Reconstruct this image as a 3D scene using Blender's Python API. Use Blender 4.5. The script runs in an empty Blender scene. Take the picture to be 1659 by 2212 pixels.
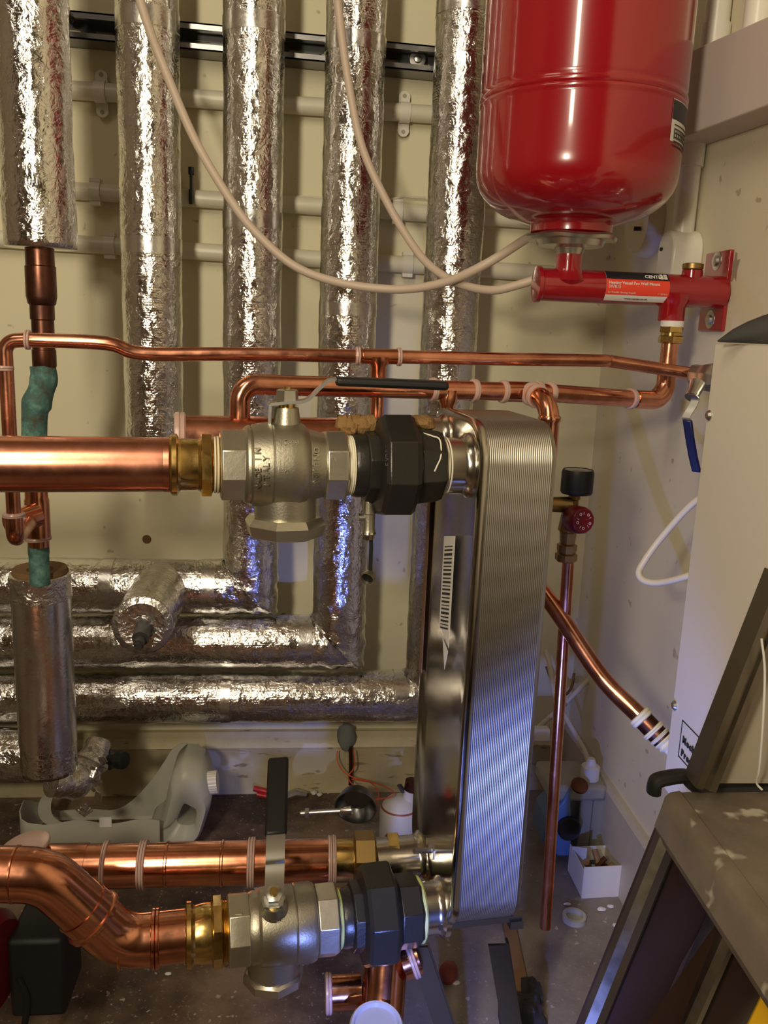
import bpy, math, random
from mathutils import Vector, Matrix, noise
random.seed(4)
V = Vector
PI = math.pi
C = bpy.context.scene.collection
scene = bpy.context.scene

# ------------------------------------------------------------------ camera
F = 1853.0
H = 0.925                                    # lens height above the floor
yv = V((-179, -406, F)).normalized()
dn = V((-345, 8694, F)); dn = (dn - dn.dot(yv) * yv).normalized()
xv = dn.cross(yv)
ROWS = [V((xv[i], yv[i], -dn[i])) for i in range(3)]     # camera right, down, forward in the room
ORG = V((0, 0, H))
cam_data = bpy.data.cameras.new('camera')
cam = bpy.data.objects.new('camera', cam_data); C.objects.link(cam)
cam_data.sensor_fit = 'VERTICAL'; cam_data.sensor_height = 24.0
cam_data.lens = 24.0 * F / 2212.0
cam_data.clip_start = 0.02
r_, d_, f_ = ROWS
cam.matrix_world = Matrix(((r_.x, -d_.x, -f_.x, 0), (r_.y, -d_.y, -f_.y, 0), (r_.z, -d_.z, -f_.z, H), (0, 0, 0, 1)))
scene.camera = cam

# ------------------------------------------------------------------ world, lights, exposure
w = bpy.data.worlds.new('world'); scene.world = w; w.use_nodes = True
w.node_tree.nodes['Background'].inputs[0].default_value = (1.0, 0.86, 0.7, 1)
w.node_tree.nodes['Background'].inputs[1].default_value = 0.02
scene.view_settings.view_transform = 'Standard'
scene.view_settings.look = 'None'
scene.view_settings.exposure = 0.0
scene.view_settings.gamma = 1.0
scene.view_settings.use_curve_mapping = False

def aim(o, target):
    d = V(target) - o.location
    o.rotation_euler = d.to_track_quat('-Z', 'Y').to_euler()

def area(name, loc, target, sx, sy, power, col):
    l = bpy.data.lights.new(name, 'AREA'); l.shape = 'RECTANGLE'; l.size = sx; l.size_y = sy
    l.energy = power; l.color = col
    o = bpy.data.objects.new(name, l); C.objects.link(o); o.location = loc; aim(o, target)
    return o
WARM = (1.0, 0.86, 0.63)
area('lamp_warm', (-0.42, -0.30, H + 0.22), (0.0, 1.5, H - 0.1), 0.12, 0.12, 8.8, WARM)
area('lamp_ceiling', (-0.38, -0.32, H + 1.02), (0.1, 1.4, H + 1.02), 0.11, 0.95, 12.0, WARM)
area('fill_room', (-0.9, 0.2, 2.3), (-0.2, 1.2, H), 0.5, 0.5, 2.2, (1.0, 0.86, 0.68))  # unseen fill light, added to lift the whole room
sp = bpy.data.lights.new('torch', 'SPOT'); sp.energy = 11; sp.color = (0.20, 0.29, 1.0)
sp.shadow_soft_size = 0.008; sp.spot_size = math.radians(108); sp.spot_blend = 0.42
so = bpy.data.objects.new('torch', sp); C.objects.link(so); so.location = (0.10, 0.45, H - 0.69); aim(so, (0.10 + .56, 0.45 + .83, H - 0.69 - .10))

# ------------------------------------------------------------------ geometry helpers
def ray(x, y):
    c = ((x - 829.5) / F, (y - 1106.0) / F, 1.0)
    return ROWS[0] * c[0] + ROWS[1] * c[1] + ROWS[2] * c[2]
def P(x, y, D):                     # point at distance D into the room
    r = ray(x, y); return ORG + r * (D / r.y)
def PX(x, y, X):                    # point on the plane x = X
    r = ray(x, y); return ORG + r * (X / r.x)
def PZ(x, y, Z):                    # point on the plane z = Z
    r = ray(x, y); return ORG + r * ((Z - H) / r.z)
def proj(p):
    q = V(p) - ORG
    c = [q.dot(r) for r in ROWS]
    return (c[0] / c[2] * F + 829.5, c[1] / c[2] * F + 1106.0, c[2])
def pts(L):
    return [P(*a) for a in L]
def on_axis(A, d, px, k=0):         # point of the line A + s d seen at column (k=0) or row (k=1) px
    lo, hi = -3.0, 3.0
    a, b = 0.0, 0.01
    for _ in range(30):
        fa = proj(A + d * a)[k] - px; fb = proj(A + d * b)[k] - px
        if abs(fb - fa) < 1e-12: break
        c = b - fb * (b - a) / (fb - fa)
        a, b = b, c
        if abs(a - b) < 1e-7: break
    return b

WORLD = {}
class MB:
    def __init__(s): s.v = []; s.f = []; s.e = []
    def ringloft(s, rings, cap0=True, cap1=True, closed=True):
        base = len(s.v); n = len(rings[0])
        for r in rings: s.v.extend([V(p) for p in r])
        for i in range(len(rings) - 1):
            for j in range(n if closed else n - 1):
                a = base + i * n + j; b = base + i * n + (j + 1) % n
                s.f.append((a, b, b + n, a + n))
        if cap0: s.f.append(tuple(base + j for j in range(n))[::-1])
        if cap1: s.f.append(tuple(base + (len(rings) - 1) * n + j for j in range(n)))
        return s
    def lathe(s, A, d, prof, n=40, roll=0.0, cap=True):      # prof: (distance along d, radius)
        A = V(A); d = V(d).normalized()
        ref = V((0, -1, 0)) if abs(d.y) < 0.9 else V((0, 0, 1))
        e1 = (ref - d * ref.dot(d)).normalized(); e2 = d.cross(e1)
        if roll: e1, e2 = e1 * math.cos(roll) + e2 * math.sin(roll), e2 * math.cos(roll) - e1 * math.sin(roll)
        rings = []
        for t, r in prof:
            r = max(r, 1e-5)
            rings.append([A + d * t + (e1 * math.cos(PI / n + 2 * PI * k / n) + e2 * math.sin(PI / n + 2 * PI * k / n)) * r for k in range(n)])
        return s.ringloft(rings, cap, cap)
    def lathe_px(s, A, d, prof, n=40, roll=0.0, k=0, cap=True):  # prof: (column or row, radius in pixels at that depth)
        A = V(A); d = V(d).normalized(); q = []
        for px, rp in prof:
            t = on_axis(A, d, px, k); z = proj(A + d * t)[2]
            rr = rp * z / F
            if n in (6, 8): rr /= math.cos(PI / n) if n == 8 else 1.0
            q.append((t, rr))
        return s.lathe(A, d, q, n, roll, cap)
    def sweep(s, path, r, n=20, cap=True, rfun=None, flat=None):
        path = [V(p) for p in path]; N = len(path)
        tan = []
        for i in range(N):
            a = path[max(i - 1, 0)]; b = path[min(i + 1, N - 1)]
            tan.append((b - a).normalized())
        up = V((0, -1, 0)) if abs(tan[0].y) < 0.9 else V((0, 0, 1))
        e = (up - tan[0] * up.dot(tan[0])).normalized(); rings = []; dist = 0
        for i in range(N):
            if i: dist += (path[i] - path[i - 1]).length
            e = (e - tan[i] * e.dot(tan[i])).normalized(); g = tan[i].cross(e)
            ring = []
            for k in range(n):
                a = 2 * PI * k / n
                rr = r(i / (N - 1)) if callable(r) else r
                if rfun: rr *= rfun(dist, a, path[i])
                ring.append(path[i] + (e * math.cos(a) + g * math.sin(a)) * rr)
            rings.append(ring)
        return s.ringloft(rings, cap, cap)
    def box(s, c, h, ax=None):
        c = V(c); ax = ax or (V((1, 0, 0)), V((0, 1, 0)), V((0, 0, 1)))
        b = len(s.v)
        for i in (-1, 1):
            for j in (-1, 1):
                for k in (-1, 1):
                    s.v.append(c + ax[0] * h[0] * i + ax[1] * h[1] * j + ax[2] * h[2] * k)
        for q in ((0, 1, 3, 2), (4, 6, 7, 5), (0, 4, 5, 1), (2, 3, 7, 6), (0, 2, 6, 4), (1, 5, 7, 3)):
            s.f.append(tuple(b + i for i in q))
        return s
    def slab(s, lo, hi):
        lo = V(lo); hi = V(hi); return s.box((lo + hi) / 2, (hi - lo) / 2)
    def prism(s, poly, ex):
        poly = [V(p) for p in poly]; ex = V(ex)
        return s.ringloft([poly, [p + ex for p in poly]])
    def strip(s, path, wid, th):     # flat bar along path; wid = half width vector
        path = [V(p) for p in path]; wid = V(wid); rings = []
        for i, p in enumerate(path):
            t = (path[min(i + 1, len(path) - 1)] - path[max(i - 1, 0)]).normalized()
            nn = t.cross(wid).normalized() * th / 2
            rings.append([p + wid + nn, p - wid + nn, p - wid - nn, p + wid - nn])
        return s.ringloft(rings)
    def sphere(s, c, r, sx=1, sy=1, sz=1, n=20, fn=None):
        c = V(c); rings = []
        for i in range(n // 2 + 1):
            th = PI * i / (n // 2); ring = []
            for k in range(n):
                a = 2 * PI * k / n
                q = V((math.sin(th) * math.cos(a) * sx, math.sin(th) * math.sin(a) * sy, math.cos(th) * sz))
                m = fn(q) if fn else 1.0
                ring.append(c + q * r * m)
            rings.append(ring)
        return s.ringloft(rings, True, True)
    def build(s, name, mat, parent=None, sharp=35, bevel=0):
        me = bpy.data.meshes.new(name)
        if parent: o0 = WORLD[parent.name]
        else:
            xs = [p.x for p in s.v]; ys = [p.y for p in s.v]; zs = [p.z for p in s.v]
            o0 = V(((min(xs) + max(xs)) / 2, (min(ys) + max(ys)) / 2, min(zs)))
        me.from_pydata([tuple(p - o0) for p in s.v], [], s.f)
        me.materials.append(mat)
        fix_normals(me)
        me.polygons.foreach_set('use_smooth', [True] * len(me.polygons))
        me.set_sharp_from_angle(angle=math.radians(sharp))
        o = bpy.data.objects.new(name, me); C.objects.link(o)
        if parent: o.parent = parent
        else: o.location = o0
        WORLD[o.name] = o0
        if bevel:
            m = o.modifiers.new('bevel', 'BEVEL'); m.width = bevel; m.segments = 2; m.limit_method = 'ANGLE'; m.angle_limit = math.radians(40)
        return o
import bmesh
def fix_normals(me):
    bm = bmesh.new(); bm.from_mesh(me)
    bmesh.ops.recalc_face_normals(bm, faces=bm.faces); bm.to_mesh(me); bm.free()

def thing(name, label, cat, loc, group=None):
    o = bpy.data.objects.new(name, None); C.objects.link(o); o.location = loc; o.empty_display_size = 0.02
    WORLD[o.name] = V(loc); return tag(o, label, cat, group)
def tag(o, label, cat, group=None, kind=None):
    o['label'] = label; o['category'] = cat
    if group: o['group'] = group
    if kind: o['kind'] = kind
    return o
def struct(o, label=None):
    o['kind'] = 'structure'
    if label: o['label'] = label
    return o

def fillet(P_, R, seg=8):            # polyline with rounded corners
    P_ = [V(p) for p in P_]; out = [P_[0]]
    for i in range(1, len(P_) - 1):
        a, b, c = P_[i - 1], P_[i], P_[i + 1]
        r = R[i - 1] if isinstance(R, (list, tuple)) else R
        u = (a - b).normalized(); v = (c - b).normalized()
        ang = u.angle(v)
        if ang > PI - 0.02: out.append(b); continue
        L = min(r / math.tan(ang / 2), (a - b).length * 0.49, (c - b).length * 0.49)
        rr = L * math.tan(ang / 2)
        bis = (u + v).normalized(); cen = b + bis * (rr / math.sin(ang / 2))
        s0 = b + u * L; s1 = b + v * L
        for k in range(seg + 1):
            t = k / seg
            q = (s0 - cen).lerp(s1 - cen, t)
            tot = PI - ang
            w0 = math.sin((1 - t) * tot) / math.sin(tot); w1 = math.sin(t * tot) / math.sin(tot)
            out.append(cen + (s0 - cen) * w0 + (s1 - cen) * w1)
    out.append(P_[-1]); return out
def catmull(P_, seg=8):
    P_ = [V(p) for p in P_]; out = []
    Q = [2 * P_[0] - P_[1]] + P_ + [2 * P_[-1] - P_[-2]]
    for i in range(1, len(Q) - 2):
        a, b, c, d = Q[i - 1:i + 3]
        for k in range(seg):
            t = k / seg
            out.append(0.5 * ((2 * b) + (c - a) * t + (2 * a - 5 * b + 4 * c - d) * t * t + (3 * b - a - 3 * c + d) * t ** 3))
    out.append(P_[-1]); return out
def resample(path, step):
    path = [V(p) for p in path]; out = [path[0]]
    for a, b in zip(path, path[1:]):
        n = max(1, int((b - a).length / step + .5))
        for k in range(1, n + 1): out.append(a.lerp(b, k / n))
    return out

# ------------------------------------------------------------------ materials
class Mat:
    def __init__(s, name, col=(.8, .8, .8), rough=.5, metal=0.0, **kw):
        s.m = bpy.data.materials.new(name); s.m.use_nodes = True
        s.nt = s.m.node_tree; s.n = s.nt.nodes; s.l = s.nt.links
        s.b = s.n['Principled BSDF']
        s.b.inputs['Base Color'].default_value = (*col, 1); s.b.inputs['Roughness'].default_value = rough
        s.b.inputs['Metallic'].default_value = metal
        for k, v in kw.items(): s.b.inputs[k.replace('_', ' ')].default_value = v
        s.tc = s.n.new('ShaderNodeTexCoord')
        s.bump_in = None
    def noise(s, scale, detail=4, rough=.6, stretch=None, dist=0.0):
        t = s.n.new('ShaderNodeTexNoise'); t.inputs['Scale'].default_value = scale
        t.inputs['Detail'].default_value = detail; t.inputs['Roughness'].default_value = rough
        t.inputs['Distortion'].default_value = dist
        if stretch:
            mp = s.n.new('ShaderNodeMapping'); mp.inputs['Scale'].default_value = stretch
            s.l.new(s.tc.outputs['Object'], mp.inputs[0]); s.l.new(mp.outputs[0], t.inputs[0])
        else: s.l.new(s.tc.outputs['Object'], t.inputs[0])
        return t.outputs['Fac']
    def voronoi(s, scale, feature='F1', stretch=None):
        t = s.n.new('ShaderNodeTexVoronoi'); t.inputs['Scale'].default_value = scale; t.feature = feature
        s.l.new(s.tc.outputs['Object'], t.inputs[0])
        return t.outputs['Distance']
    def wave(s, scale, direction='Z', dist=0.0):
        t = s.n.new('ShaderNodeTexWave'); t.wave_type = 'BANDS'; t.bands_direction = direction
        t.inputs['Scale'].default_value = scale; t.inputs['Distortion'].default_value = dist
        s.l.new(s.tc.outputs['Object'], t.inputs[0]); return t.outputs['Fac']
    def ramp(s, fac, stops):
        r = s.n.new('ShaderNodeValToRGB'); e = r.color_ramp.elements
        while len(e) < len(stops): e.new(.5)
        for el, (p, c) in zip(e, stops):
            el.position = p; el.color = (*c, 1) if isinstance(c, tuple) else (c, c, c, 1)
        s.l.new(fac, r.inputs[0]); return r.outputs[0]
    def mix(s, fac, a, b, mode='MIX'):
        m = s.n.new('ShaderNodeMix'); m.data_type = 'RGBA'; m.blend_type = mode
        for inp, v in ((m.inputs[0], fac), (m.inputs[6], a), (m.inputs[7], b)):
            if isinstance(v, (int, float)): inp.default_value = v
            elif isinstance(v, tuple): inp.default_value = (*v, 1)
            else: s.l.new(v, inp)
        return m.outputs[2]
    def color(s, o): s.l.new(o, s.b.inputs['Base Color']); return s
    def rough(s, o): s.l.new(o, s.b.inputs['Roughness']); return s
    def bump(s, o, strength=.3, dist=.002):
        b = s.n.new('ShaderNodeBump'); b.inputs['Strength'].default_value = strength; b.inputs['Distance'].default_value = dist
        s.l.new(o, b.inputs['Height'])
        if s.bump_in: s.l.new(s.bump_in, b.inputs['Normal'])
        s.bump_in = b.outputs[0]
        s.l.new(b.outputs[0], s.b.inputs['Normal']); return s

def wallmat(name, c1, c2, sc=3, spots=True):
    m = Mat(name, c1, .62)
    c = m.ramp(m.noise(sc, 5), [(.3, c1), (.75, c2)])
    if spots:
        c = m.mix(m.ramp(m.noise(38, 2, .5), [(.70, 0.0), (.74, .55)]), c, (.30, .2, .1))
    m.color(c); m.bump(m.noise(160, 3), .15, .0006); m.bump(m.noise(9, 3), .2, .003)
    return m.m
M = {}
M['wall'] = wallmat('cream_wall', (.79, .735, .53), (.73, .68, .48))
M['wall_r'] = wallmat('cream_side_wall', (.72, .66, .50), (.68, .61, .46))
M['plaster'] = wallmat('plaster', (.30, .24, .19), (.24, .19, .14), spots=False)
m = Mat('skirting', (.6, .52, .33), .5)
c = m.ramp(m.noise(14, 5), [(.3, (.52, .44, .26)), (.7, (.66, .59, .40))])
c = m.mix(m.ramp(m.noise(7, 3, .5), [(.60, 0.0), (.615, 1.0)]), c, (.72, .66, .58))
c = m.mix(m.ramp(m.noise(45, 3, .6, (.4, 1, 2)), [(.64, 0.0), (.7, .7)]), c, (.2, .14, .07))
m.color(c).bump(m.noise(60, 3), .2, .001); M['skirting'] = m.m
m = Mat('skirting_side', (.55, .5, .42), .5)
m.color(m.ramp(m.noise(14, 5), [(.3, (.55, .5, .42)), (.7, (.45, .4, .33))])); M['skirting_r'] = m.m
m = Mat('concrete_floor', (.2, .15, .1), .75)
c = m.ramp(m.noise(4.5, 6, .62), [(.40, (.055, .035, .026)), (.50, (.13, .085, .056)), (.60, (.24, .17, .115))])
c2 = m.ramp(m.noise(14, 6, .7), [(.35, (.22, .185, .165)), (.7, (.31, .27, .245))])
mp = m.n.new('ShaderNodeSeparateXYZ'); m.l.new(m.tc.outputs['Object'], mp.inputs[0])
ad = m.n.new('ShaderNodeMath'); ad.operation = 'MULTIPLY_ADD'; m.l.new(m.noise(6, 3), ad.inputs[0]); ad.inputs[1].default_value = .12
m.l.new(mp.outputs[0], ad.inputs[2])
c = m.mix(m.ramp(ad.outputs[0], [(.585, 0.0), (.615, 1.0)]), c, c2)
c = m.mix(m.ramp(m.noise(70, 2, .5), [(.70, 0.0), (.73, .6)]), c, (.6, .55, .5))
c = m.mix(m.ramp(m.noise(170, 3, .6), [(.62, 0.0), (.70, .35)]), c, (.55, .5, .45))
m.color(c).bump(m.noise(90, 5), .35, .002); M['floor'] = m.m

def foil(name, strength, weave=True):
    m = Mat(name, (.74, .73, .71), .2, 1.0)
    m.rough(m.ramp(m.noise(45, 3), [(.3, .08), (.7, .17)] if weave else [(.3, .20), (.7, .30)]))
    m.bump(m.noise(24, 3, .5, None, 1.5), strength * .6, .005)
    m.bump(m.noise(62, 4, .55, None, 2.0), strength * .8, .003)
    m.bump(m.voronoi(120, 'DISTANCE_TO_EDGE'), strength * .5, .0012)
    if weave:
        m.bump(m.wave(80, 'Z', 1.0), .16, .0004)
        m.bump(m.noise(330, 1, .5, (1, 1, 2.0)), .16, .0006)
    return m.m
M['foil'] = foil('crumpled_foil', .62)
M['foil_smooth'] = foil('smooth_foil_tape', .16, False)
M['foil_dull'] = foil('foil_end', .9, False)
def copper(name, a, b, r0=.14, r1=.34, sc=20):
    m = Mat(name, a, .2, 1.0)
    m.color(m.ramp(m.noise(sc, 5, .65), [(.35, a), (.68, b)]))
    m.rough(m.ramp(m.noise(sc * 1.7, 4), [(.3, r0), (.75, r1)]))
    m.bump(m.noise(55, 2), .06, .001); return m.m
M['copper'] = copper('copper', (.80, .38, .25), (.52, .20, .12))
M['copper_big'] = copper('wide_copper', (.80, .38, .26), (.54, .21, .13), .16, .33, 11)
M['copper_dent'] = copper('elbow_copper', (.82, .38, .23), (.52, .20, .11), .13, .26, 16)
M['copper_dark'] = copper('tarnished_copper', (.20, .085, .055), (.09, .045, .035), .3, .5, 14)
m = Mat('verdigris', (.1, .28, .24), .75, .15)
m.color(m.ramp(m.noise(32, 5, .7), [(.32, (.07, .06, .04)), (.48, (.07, .17, .15)), (.62, (.16, .33, .27)), (.8, (.30, .40, .26))])).bump(m.noise(90, 4), .5, .002)
M['verdigris'] = m.m
m = Mat('brass', (.72, .50, .18), .22, 1.0); m.color(m.ramp(m.noise(30, 4), [(.35, (.78, .56, .20)), (.7, (.50, .33, .11))])).rough(m.ramp(m.noise(50, 3), [(.3, .14), (.8, .34)])); M['brass'] = m.m
m = Mat('dull_brass', (.36, .24, .09), .42, 1.0); M['brass_dull'] = m.m
def cast(name, col, rough, metal, sc=420):
    m = Mat(name, col, rough, metal)
    m.bump(m.noise(sc, 3), .28, .0007); m.bump(m.noise(40, 2), .1, .001)
    m.color(m.ramp(m.noise(25, 4), [(.3, col), (.8, tuple(x * .78 for x in col))])); return m.m
M['nickel'] = cast('nickel_plate_cast', (.46, .43, .34), .40, .95)
M['nickel_flat'] = cast('nickel_machined', (.66, .62, .50), .33, .95, 100)
M['iron'] = cast('black_malleable_iron', (.045, .042, .036), .33, .55, 300)
M['steel'] = Mat('polished_steel', (.62, .58, .52), .2, 1.0).m
m = Mat('steel_pack', (.37, .34, .285), .27, 1.0); m.rough(m.ramp(m.noise(8, 3), [(.3, .37), (.7, .44)])); M['steel_pack'] = m.m
m = Mat('mirror_plate', (.50, .47, .41), .13, 1.0); m.rough(m.ramp(m.noise(9, 4), [(.3, .09), (.7, .24)])); m.bump(m.noise(6, 2), .1, .004); M['steel_face'] = m.m
M['zinc'] = Mat('zinc_plated_steel', (.62, .62, .58), .3, 1.0).m
m = Mat('galvanised', (.24, .24, .24), .3, 1.0); m.bump(m.noise(40, 2), .1, .001); M['galv'] = m.m
M['red'] = Mat('red_enamel', (.30, .003, .010), .22, 0.0, Coat_Weight=1.0, Coat_Roughness=.06, Specular_IOR_Level=.5).m
M['red_plain'] = Mat('red_plastic', (.5, .02, .02), .4).m
M['darkred'] = Mat('dark_red_plastic', (.12, .005, .01), .32).m
M['white'] = Mat('white_plastic', (.78, .75, .66), .32).m
M['conduit'] = Mat('painted_conduit', (.72, .68, .55), .34).m
m = Mat('white_sheet', (.74, .68, .59), .38); m.bump(m.noise(500, 2), .1, .0004); M['panel'] = m.m
M['trunk'] = Mat('boxing_paint', (.58, .51, .47), .6).m
M['hose'] = Mat('cream_hose', (.60, .49, .39), .45).m
M['seal'] = Mat('clear_ring', (.66, .46, .40), .28, 0.0, Transmission_Weight=.25).m
M['ptfe'] = Mat('thread_tape', (.80, .76, .62), .6).m
m = Mat('hemp', (.27, .15, .05), .85); m.bump(m.noise(200, 4), .8, .003); M['hemp'] = m.m
M['sealant'] = Mat('yellow_sealant', (.55, .60, .22), .5).m
M['rubber'] = Mat('black_rubber', (.006, .006, .006), .5).m
M['black'] = Mat('black_plastic', (.004, .004, .004), .6).m
M['blackish'] = Mat('dark_grey_plastic', (.05, .048, .046), .5).m
M['blue'] = Mat('blue_grip', (.006, .010, .075), .4).m
M['pumpblue'] = Mat('blue_plastic', (.12, .22, .40), .45).m
m = Mat('jug_plastic', (.64, .63, .54), .42, 0.0, Transmission_Weight=.25); M['jug'] = m.m
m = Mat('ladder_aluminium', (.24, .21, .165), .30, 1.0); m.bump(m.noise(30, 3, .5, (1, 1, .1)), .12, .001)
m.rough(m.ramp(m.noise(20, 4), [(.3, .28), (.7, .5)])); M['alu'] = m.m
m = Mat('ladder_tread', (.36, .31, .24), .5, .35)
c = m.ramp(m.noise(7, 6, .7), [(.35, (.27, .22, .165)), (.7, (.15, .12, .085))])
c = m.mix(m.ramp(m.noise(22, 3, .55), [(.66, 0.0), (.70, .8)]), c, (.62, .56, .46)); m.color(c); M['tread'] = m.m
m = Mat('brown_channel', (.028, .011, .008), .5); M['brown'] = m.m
M['yellow'] = Mat('yellow_plastic', (.75, .42, .01), .45).m
M['card'] = Mat('clear_sheet', (.40, .35, .27), .5, .2).m
M['label_white'] = Mat('label_white', (.75, .73, .68), .45).m
M['label_dark'] = Mat('label_dark', (.015, .015, .02), .4).m
M['label_red'] = Mat('label_red', (.80, .06, .03), .4).m
M['ink'] = Mat('black_ink', (.02, .02, .02), .6).m
M['orange'] = Mat('orange_wire', (.70, .12, .04), .45).m
M['rock'] = Mat('dark_lump', (.05, .045, .05), .7).m
M['cardbox'] = Mat('white_card', (.78, .76, .74), .55).m
M['clay'] = Mat('brown_rubber', (.30, .07, .04), .45).m
M['brown_and_shade'] = Mat('plain_brown_and_shade', (.24, .13, .06), .6).m  # shared by brown wires, offcuts and the painted floor shade
M['greybox'] = Mat('beige_plastic', (.36, .34, .26), .5).m
M['glass'] = Mat('dark_glass', (.02, .03, .05), .06, 0.0, Specular_IOR_Level=.8).m
M['cream'] = Mat('cream_cable', (.68, .62, .5), .42).m
m = Mat('grey_putty', (.2, .22, .2), .8); M['putty'] = m.m
M['canred'] = Mat('orange_red_plastic', (.70, .07, .03), .4).m
M['core'] = Mat('brown_lagging', (.17, .095, .04), .9).m
M['rust'] = Mat('brown_brazing', (.20, .10, .045), .5, .3).m
M['cupgrey'] = Mat('greyish_white_plastic', (.42, .42, .44), .25).m
M['dirt'] = Mat('brown_sediment', (.12, .065, .035), .7).m
M['paint'] = Mat('worn_white_paint', (.62, .60, .58), .5).m
# ------------------------------------------------------------------ text
def text(body, org, right, up, size, mat, parent, name='lettering', ex=.0004, align='LEFT', spacing=1.0, bold=0.0):
    cu = bpy.data.curves.new(name, 'FONT'); cu.body = body; cu.size = size; cu.extrude = ex
    cu.align_x = align; cu.space_character = spacing; cu.offset = bold; cu.resolution_u = 3
    t = bpy.data.objects.new('tmp', cu)
    me = bpy.data.meshes.new_from_object(t); me.name = name
    right = V(right).normalized(); up = V(up); up = (up - right * up.dot(right)).normalized(); nz = right.cross(up)
    o0 = WORLD[parent.name]
    mat4 = Matrix(((right.x, up.x, nz.x, org[0] - o0.x), (right.y, up.y, nz.y, org[1] - o0.y), (right.z, up.z, nz.z, org[2] - o0.z), (0, 0, 0, 1)))
    me.transform(mat4); me.materials.clear(); me.materials.append(mat)
    bpy.data.objects.remove(t); bpy.data.curves.remove(cu)
    o = bpy.data.objects.new(name, me); C.objects.link(o); o.parent = parent; WORLD[o.name] = o0
    return o

# ------------------------------------------------------------------ the room
WX = 0.566; WY = 1.6
def wall(name, lo, hi, mat): return struct(MB().slab(lo, hi).build(name, mat))
wall('floor', (-1.5, -1.3, -.05), (WX + .1, WY + .1, 0), M['floor'])
wall('wall_back', (-1.5, WY, 0), (WX + .1, WY + .1, 2.45), M['wall'])
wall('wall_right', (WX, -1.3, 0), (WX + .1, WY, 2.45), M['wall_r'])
wall('wall_left', (-1.5, -1.3, 0), (-1.4, WY, 2.45), M['plaster'])
wall('wall_front', (-1.4, -1.3, 0), (WX, -1.2, 2.45), M['plaster'])
wall('ceiling', (-1.5, -1.3, 2.45), (WX + .1, WY + .1, 2.5), M['plaster'])
zt = P(600, 1582, 1.585).z
mb = MB(); y0 = WY - .022
prof = [(WY, 0), (y0, 0), (y0, zt - .035), (y0 - .004, zt - .028), (y0 + .002, zt - .018), (y0 + .008, zt - .012), (y0 + .010, zt), (WY, zt)]
mb.prism([V((-1.4, a, b)) for a, b in prof], V((WX + 1.4, 0, 0)))
struct(mb.build('baseboard_back', M['skirting']))
zr = PX(1400, 1835, WX - .015).z
struct(MB().prism([V((WX, -1.2, 0)), V((WX - .015, -1.2, 0)), V((WX - .015, -1.2, zr - .008)), V((WX - .009, -1.2, zr)), V((WX, -1.2, zr))], V((0, WY + 1.2 - .022, 0))).build('baseboard_right', M['skirting_r']))

# boxed-in trunking on the right wall, sloping a little
def p2(x, y, X): return PX(x, y, X)
XT = WX - .055
a, b = p2(1486, 112, XT), p2(1659, 35, XT); c, d = p2(1467, 300, XT), p2(1659, 227, XT)
def ext(a, b, Y): return a + (b - a) * ((Y - a.y) / (b.y - a.y))
YA, YB = 1.59, .55
poly0 = [ext(a, b, YA), ext(c, d, YA)]; poly1 = [ext(a, b, YB), ext(c, d, YB)]
e = V((WX - XT, 0, 0))
mb = MB().ringloft([[poly0[0], poly0[1], poly0[1] + e, poly0[0] + e], [poly1[0], poly1[1], poly1[1] + e, poly1[0] + e]])
tag(mb.build('pipe_boxing', M['trunk'], bevel=.002), 'wide plain pinkish boxing running along the right wall behind the red vessel', 'boxing')

# plastic white pipes on the right wall
def pipe_thing(name, label, cat, path, r, mat, group=None, n=20):
    o = MB().sweep(path, r, n).build(name, mat); return tag(o, label, cat, group)
t1 = PX(1560, -60, WX - .02); b1 = V((t1.x, t1.y, ext(a, b, t1.y).z - .02))
r1 = thing('white_pipe', 'white plastic pipe standing on the pink boxing, beside the red vessel', 'pipe', b1)
MB().sweep([b1, t1 + V((0, 0, .2))], .0165).build('pipe', M['white'], r1)
zc = PX(1545, 55, WX - .02).z
MB().lathe(V((b1.x, b1.y, zc)), (0, 0, 1), [(-.06, .019), (.0, .019), (.0, .0185)]).build('coupling', M['white'], r1)
t2 = PX(1648, -60, WX - .02); b2 = V((t2.x, t2.y, ext(a, b, t2.y).z - .02))
r2 = thing('white_pipe', 'white plastic pipe above the pink boxing at the top right picture corner', 'pipe', b2)
MB().sweep([b2, t2 + V((0, 0, .2))], .0165).build('pipe', M['white'], r2)
t3 = PX(1493, 330, WX - .022); b3 = PX(1482, 530, WX - .022)
b3 = V((t3.x, t3.y, b3.z))
r3 = thing('white_pipe', 'vertical white plastic pipe between the pink boxing and the white elbow box', 'pipe', b3)
MB().sweep([b3, V((t3.x, t3.y, poly0[1].z + .02))], .0155).build('pipe', M['white'], r3)
MB().lathe(V((t3.x, t3.y, PX(1492, 360, WX - .022).z)), (0, 0, 1), [(0, .0185), (.05, .0185)]).build('coupling', M['white'], r3)
bx = thing('inspection_elbow', 'white plastic inspection elbow box on the right wall behind the red bracket', 'conduit box', b3)
mb = MB(); zz0 = PX(1480, 600, WX - .025).z
ring = []
for k in range(13):
    aa = PI * k / 12; ring.append(V((WX - .045, b3.y + .028 * math.cos(aa), b3.z - .006 + .028 * math.sin(aa) * 1.0)))
ring += [V((WX - .045, b3.y - .028, zz0)), V((WX - .045, b3.y + .028, zz0))]
mb.prism(ring, V((.045, 0, 0))); mb.build('cover', M['white'], bx, bevel=.003)
MB().lathe(V((WX - .048, b3.y + .012, b3.z - .004)), (1, 0, 0), [(0, .0025), (.006, .0025)]).build('screw', M['ink'], bx)

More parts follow.
